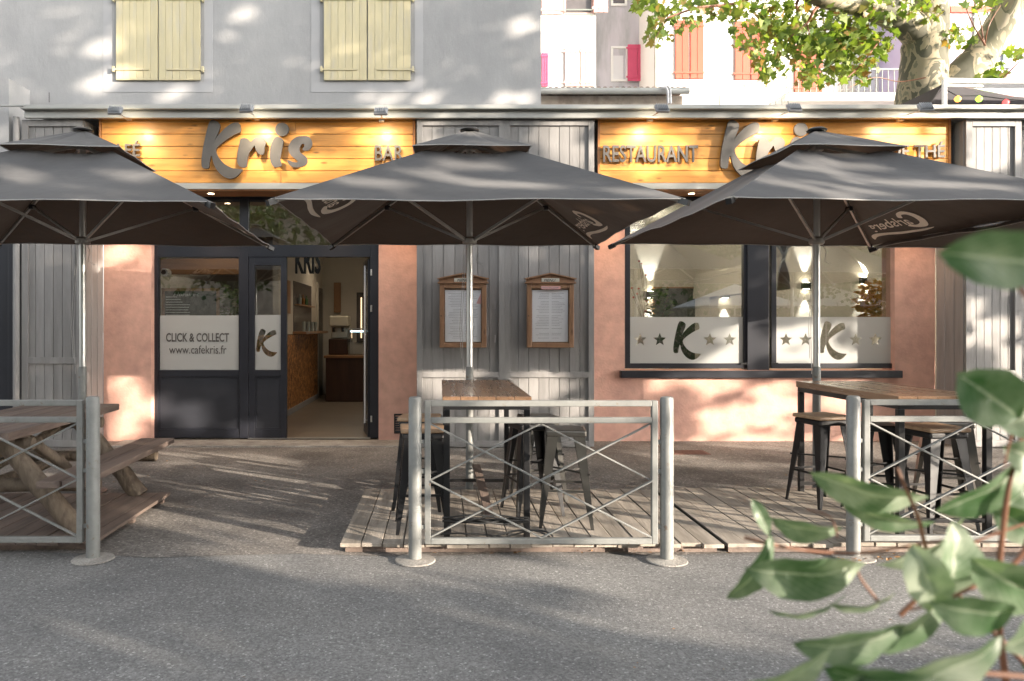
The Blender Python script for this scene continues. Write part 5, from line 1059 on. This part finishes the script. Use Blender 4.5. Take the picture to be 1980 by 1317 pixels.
for _ in range(6000):
    c = Vector((random.uniform(-14,20),-9.5+random.uniform(-.5,.5),random.uniform(.05,1.7)+.12*random.random())); Rm = Matrix.Rotation(random.random()*6.28,3,'Z')@Matrix.Rotation(random.random()*3.1,3,'X'); mb.add([c+Rm@Vector(v)*.16 for v in [(0,-.6,0),(.5,.1,.1),(0,.8,0),(-.5,.1,.1)]],[(0,1,2,3)])
mb.build('foliage',M['hedge'],hd)
for k,(x,y) in enumerate([(10.6,-5.6),(14.2,-6.2)]):
    t = thing('white_parasol',['white parasol across the street, left one','white parasol across the street, right one'][k],'parasol',(x,y,0)); mb = MB(); a_=1.7
    c=[Vector((x+sx*a_,y+sy*a_,2.35)) for sx,sy in ((-1,-1),(1,-1),(1,1),(-1,1))]; ap=Vector((x,y,3.15)); mb.add(c+[ap]+[p+Vector((0,0,-.02)) for p in c]+[ap+Vector((0,0,-.02))],[(0,1,4),(1,2,4),(2,3,4),(3,0,4),(6,5,9),(7,6,9),(8,7,9),(5,8,9)]); mb.build('canopy',M['para'],t); MB().tube([(x,y,0),(x,y,3.1)],.03,10).build('pole',M['alu'],t)

# ------------------------------------------------------------------ foreground shrub
sh = thing('foreground_shrub','blurred shrub with mottled green leaves at the lower right','shrub',(1.0,1.0,0))
def near_leaf(mb,px,py,Lpx,Wpx,ang,Y,tilt=0.,curl=.12,twist=0.,foldv=.18):
    L_ = Lpx*Y/F; w = Wpx*Y/F; nx,ny=12,6; vs=[];fs=[]
    Rm = Matrix.Rotation(-R(ang),3,'Y')@Matrix.Rotation(R(tilt),3,'X')@Matrix.Rotation(R(twist),3,'Z'); c=P(px,py,Y); ph_ = random.random()*6.28
    for i in range(nx+1):
        a=i/nx; prof = (math.sin(math.pi*a**.85)**.8)*(1+.04*math.sin(a*22+ph_)) if 0<a<1 else .0
        for j in range(ny+1):
            b=j/ny*2-1; x=(a-.5)*L_; z=b*w*.5*prof; y_ = -curl*L_*math.cos((a-.5)*3)+abs(b)*foldv*w*prof*-1+.03*w*math.sin(a*14+b*2+ph_)
            vs.append(c+Rm@Vector((x,y_,z)))
    for i in range(nx):
        for j in range(ny): k=i*(ny+1)+j; fs.append((k,k+1,k+ny+2,k+ny+1))
    mb.add(vs,fs)
LV = [ # px,py,length,width,angle(deg, up positive),Y,tilt,fold
 (1555,1092,235,100,2,.80,20),(1680,935,235,75,-12,.86,35),(1900,925,230,85,33,.80,25),(1560,1010,140,62,-8,.90,40),(1470,1000,80,28,-65,.88,0),(1448,1095,150,60,55,.84,20),
 (1715,985,190,55,-14,.88,45),(1925,500,230,110,-6,.50,10),(1910,765,150,115,-35,.72,15),(1980,800,120,90,20,.74,0),(1830,1080,150,110,80,.74,10),(1960,1120,190,110,-25,.70,25),
 (1780,1040,200,70,30,.82,40),(1500,1290,240,80,22,.66,25),(1640,1225,220,85,10,.70,20),(1820,1270,250,110,20,.64,20),(1740,1190,220,90,25,.72,30),(1970,1010,120,70,-30,.80,20),(1950,965,90,60,40,.84,10),
 (1665,1155,130,46,8,.78,55),(1560,1165,150,40,12,.80,60),(1880,1170,170,90,-5,.66,20),(1990,1200,150,100,50,.66,10),(1700,1300,220,90,-5,.62,20),(1600,1320,200,90,15,.62,20),(1985,880,100,70,-20,.78,10),(1790,1120,150,80,-70,.72,20)]
mb = MB()
for k,a in enumerate(LV): near_leaf(mb,a[0],a[1],a[2],a[3],a[4],a[5],a[6])
rf = random.Random(5)
for _ in range(14):  # the rest of the bush below and right of the picture
    near_leaf(mb,rf.uniform(2020,2500),rf.uniform(1100,1700),rf.uniform(150,230),rf.uniform(60,110),rf.uniform(-60,60),rf.uniform(.66,1.0),rf.uniform(-30,50))
o_ = mb.build('foliage',M['near'],sh,smooth=True)
at_ = o_.data.attributes.new('leaf_pos','FLOAT_VECTOR','POINT')
for i_ in range(len(mb.v)): k_ = i_ % 91; at_.data[i_].vector = ((k_//7)/12, (k_%7)/3-1, 0)
mb = MB()
for pts,Y_,r in (([(1440,1040),(1540,1062),(1660,1070),(1760,1055),(1850,1040)],.84,.0035),([(2000,1300),(1880,1180),(1800,1080),(1775,1000),(1745,930),(1735,905)],.82,.0045),([(1960,1420),(1930,1180),(1942,1000),(1960,900),(1990,800)],.78,.0055),([(1620,1040),(1605,1000),(1560,985)],.86,.002),([(1700,1165),(1665,1120),(1650,1080)],.80,.003),([(2000,1310),(1850,1300),(1700,1310),(1560,1330)],.64,.004),([(1740,1190),(1800,1130),(1860,1060),(1990,1010)],.78,.004),([(1990,1040),(1960,1090),(1850,1150),(1760,1180)],.72,.004),([(1990,790),(1960,830),(1942,900)],.76,.003),([(2000,600),(1960,540),(1925,510)],.55,.003)):
    limb(mb,[P(a,b,Y_) for a,b in pts],r*.68,r*.32,8)
base = Vector((1.0,1.0,0))
for q in (P(1960,1420,.78),P(2000,1300,.82),P(2000,1310,.64),P(2000,600,.55)): limb(mb,[base,base.lerp(q,.55)+Vector((.05,.02,.05)),q],.012,.005,8)
mb.build('branch',M['stem'],sh,smooth=True)
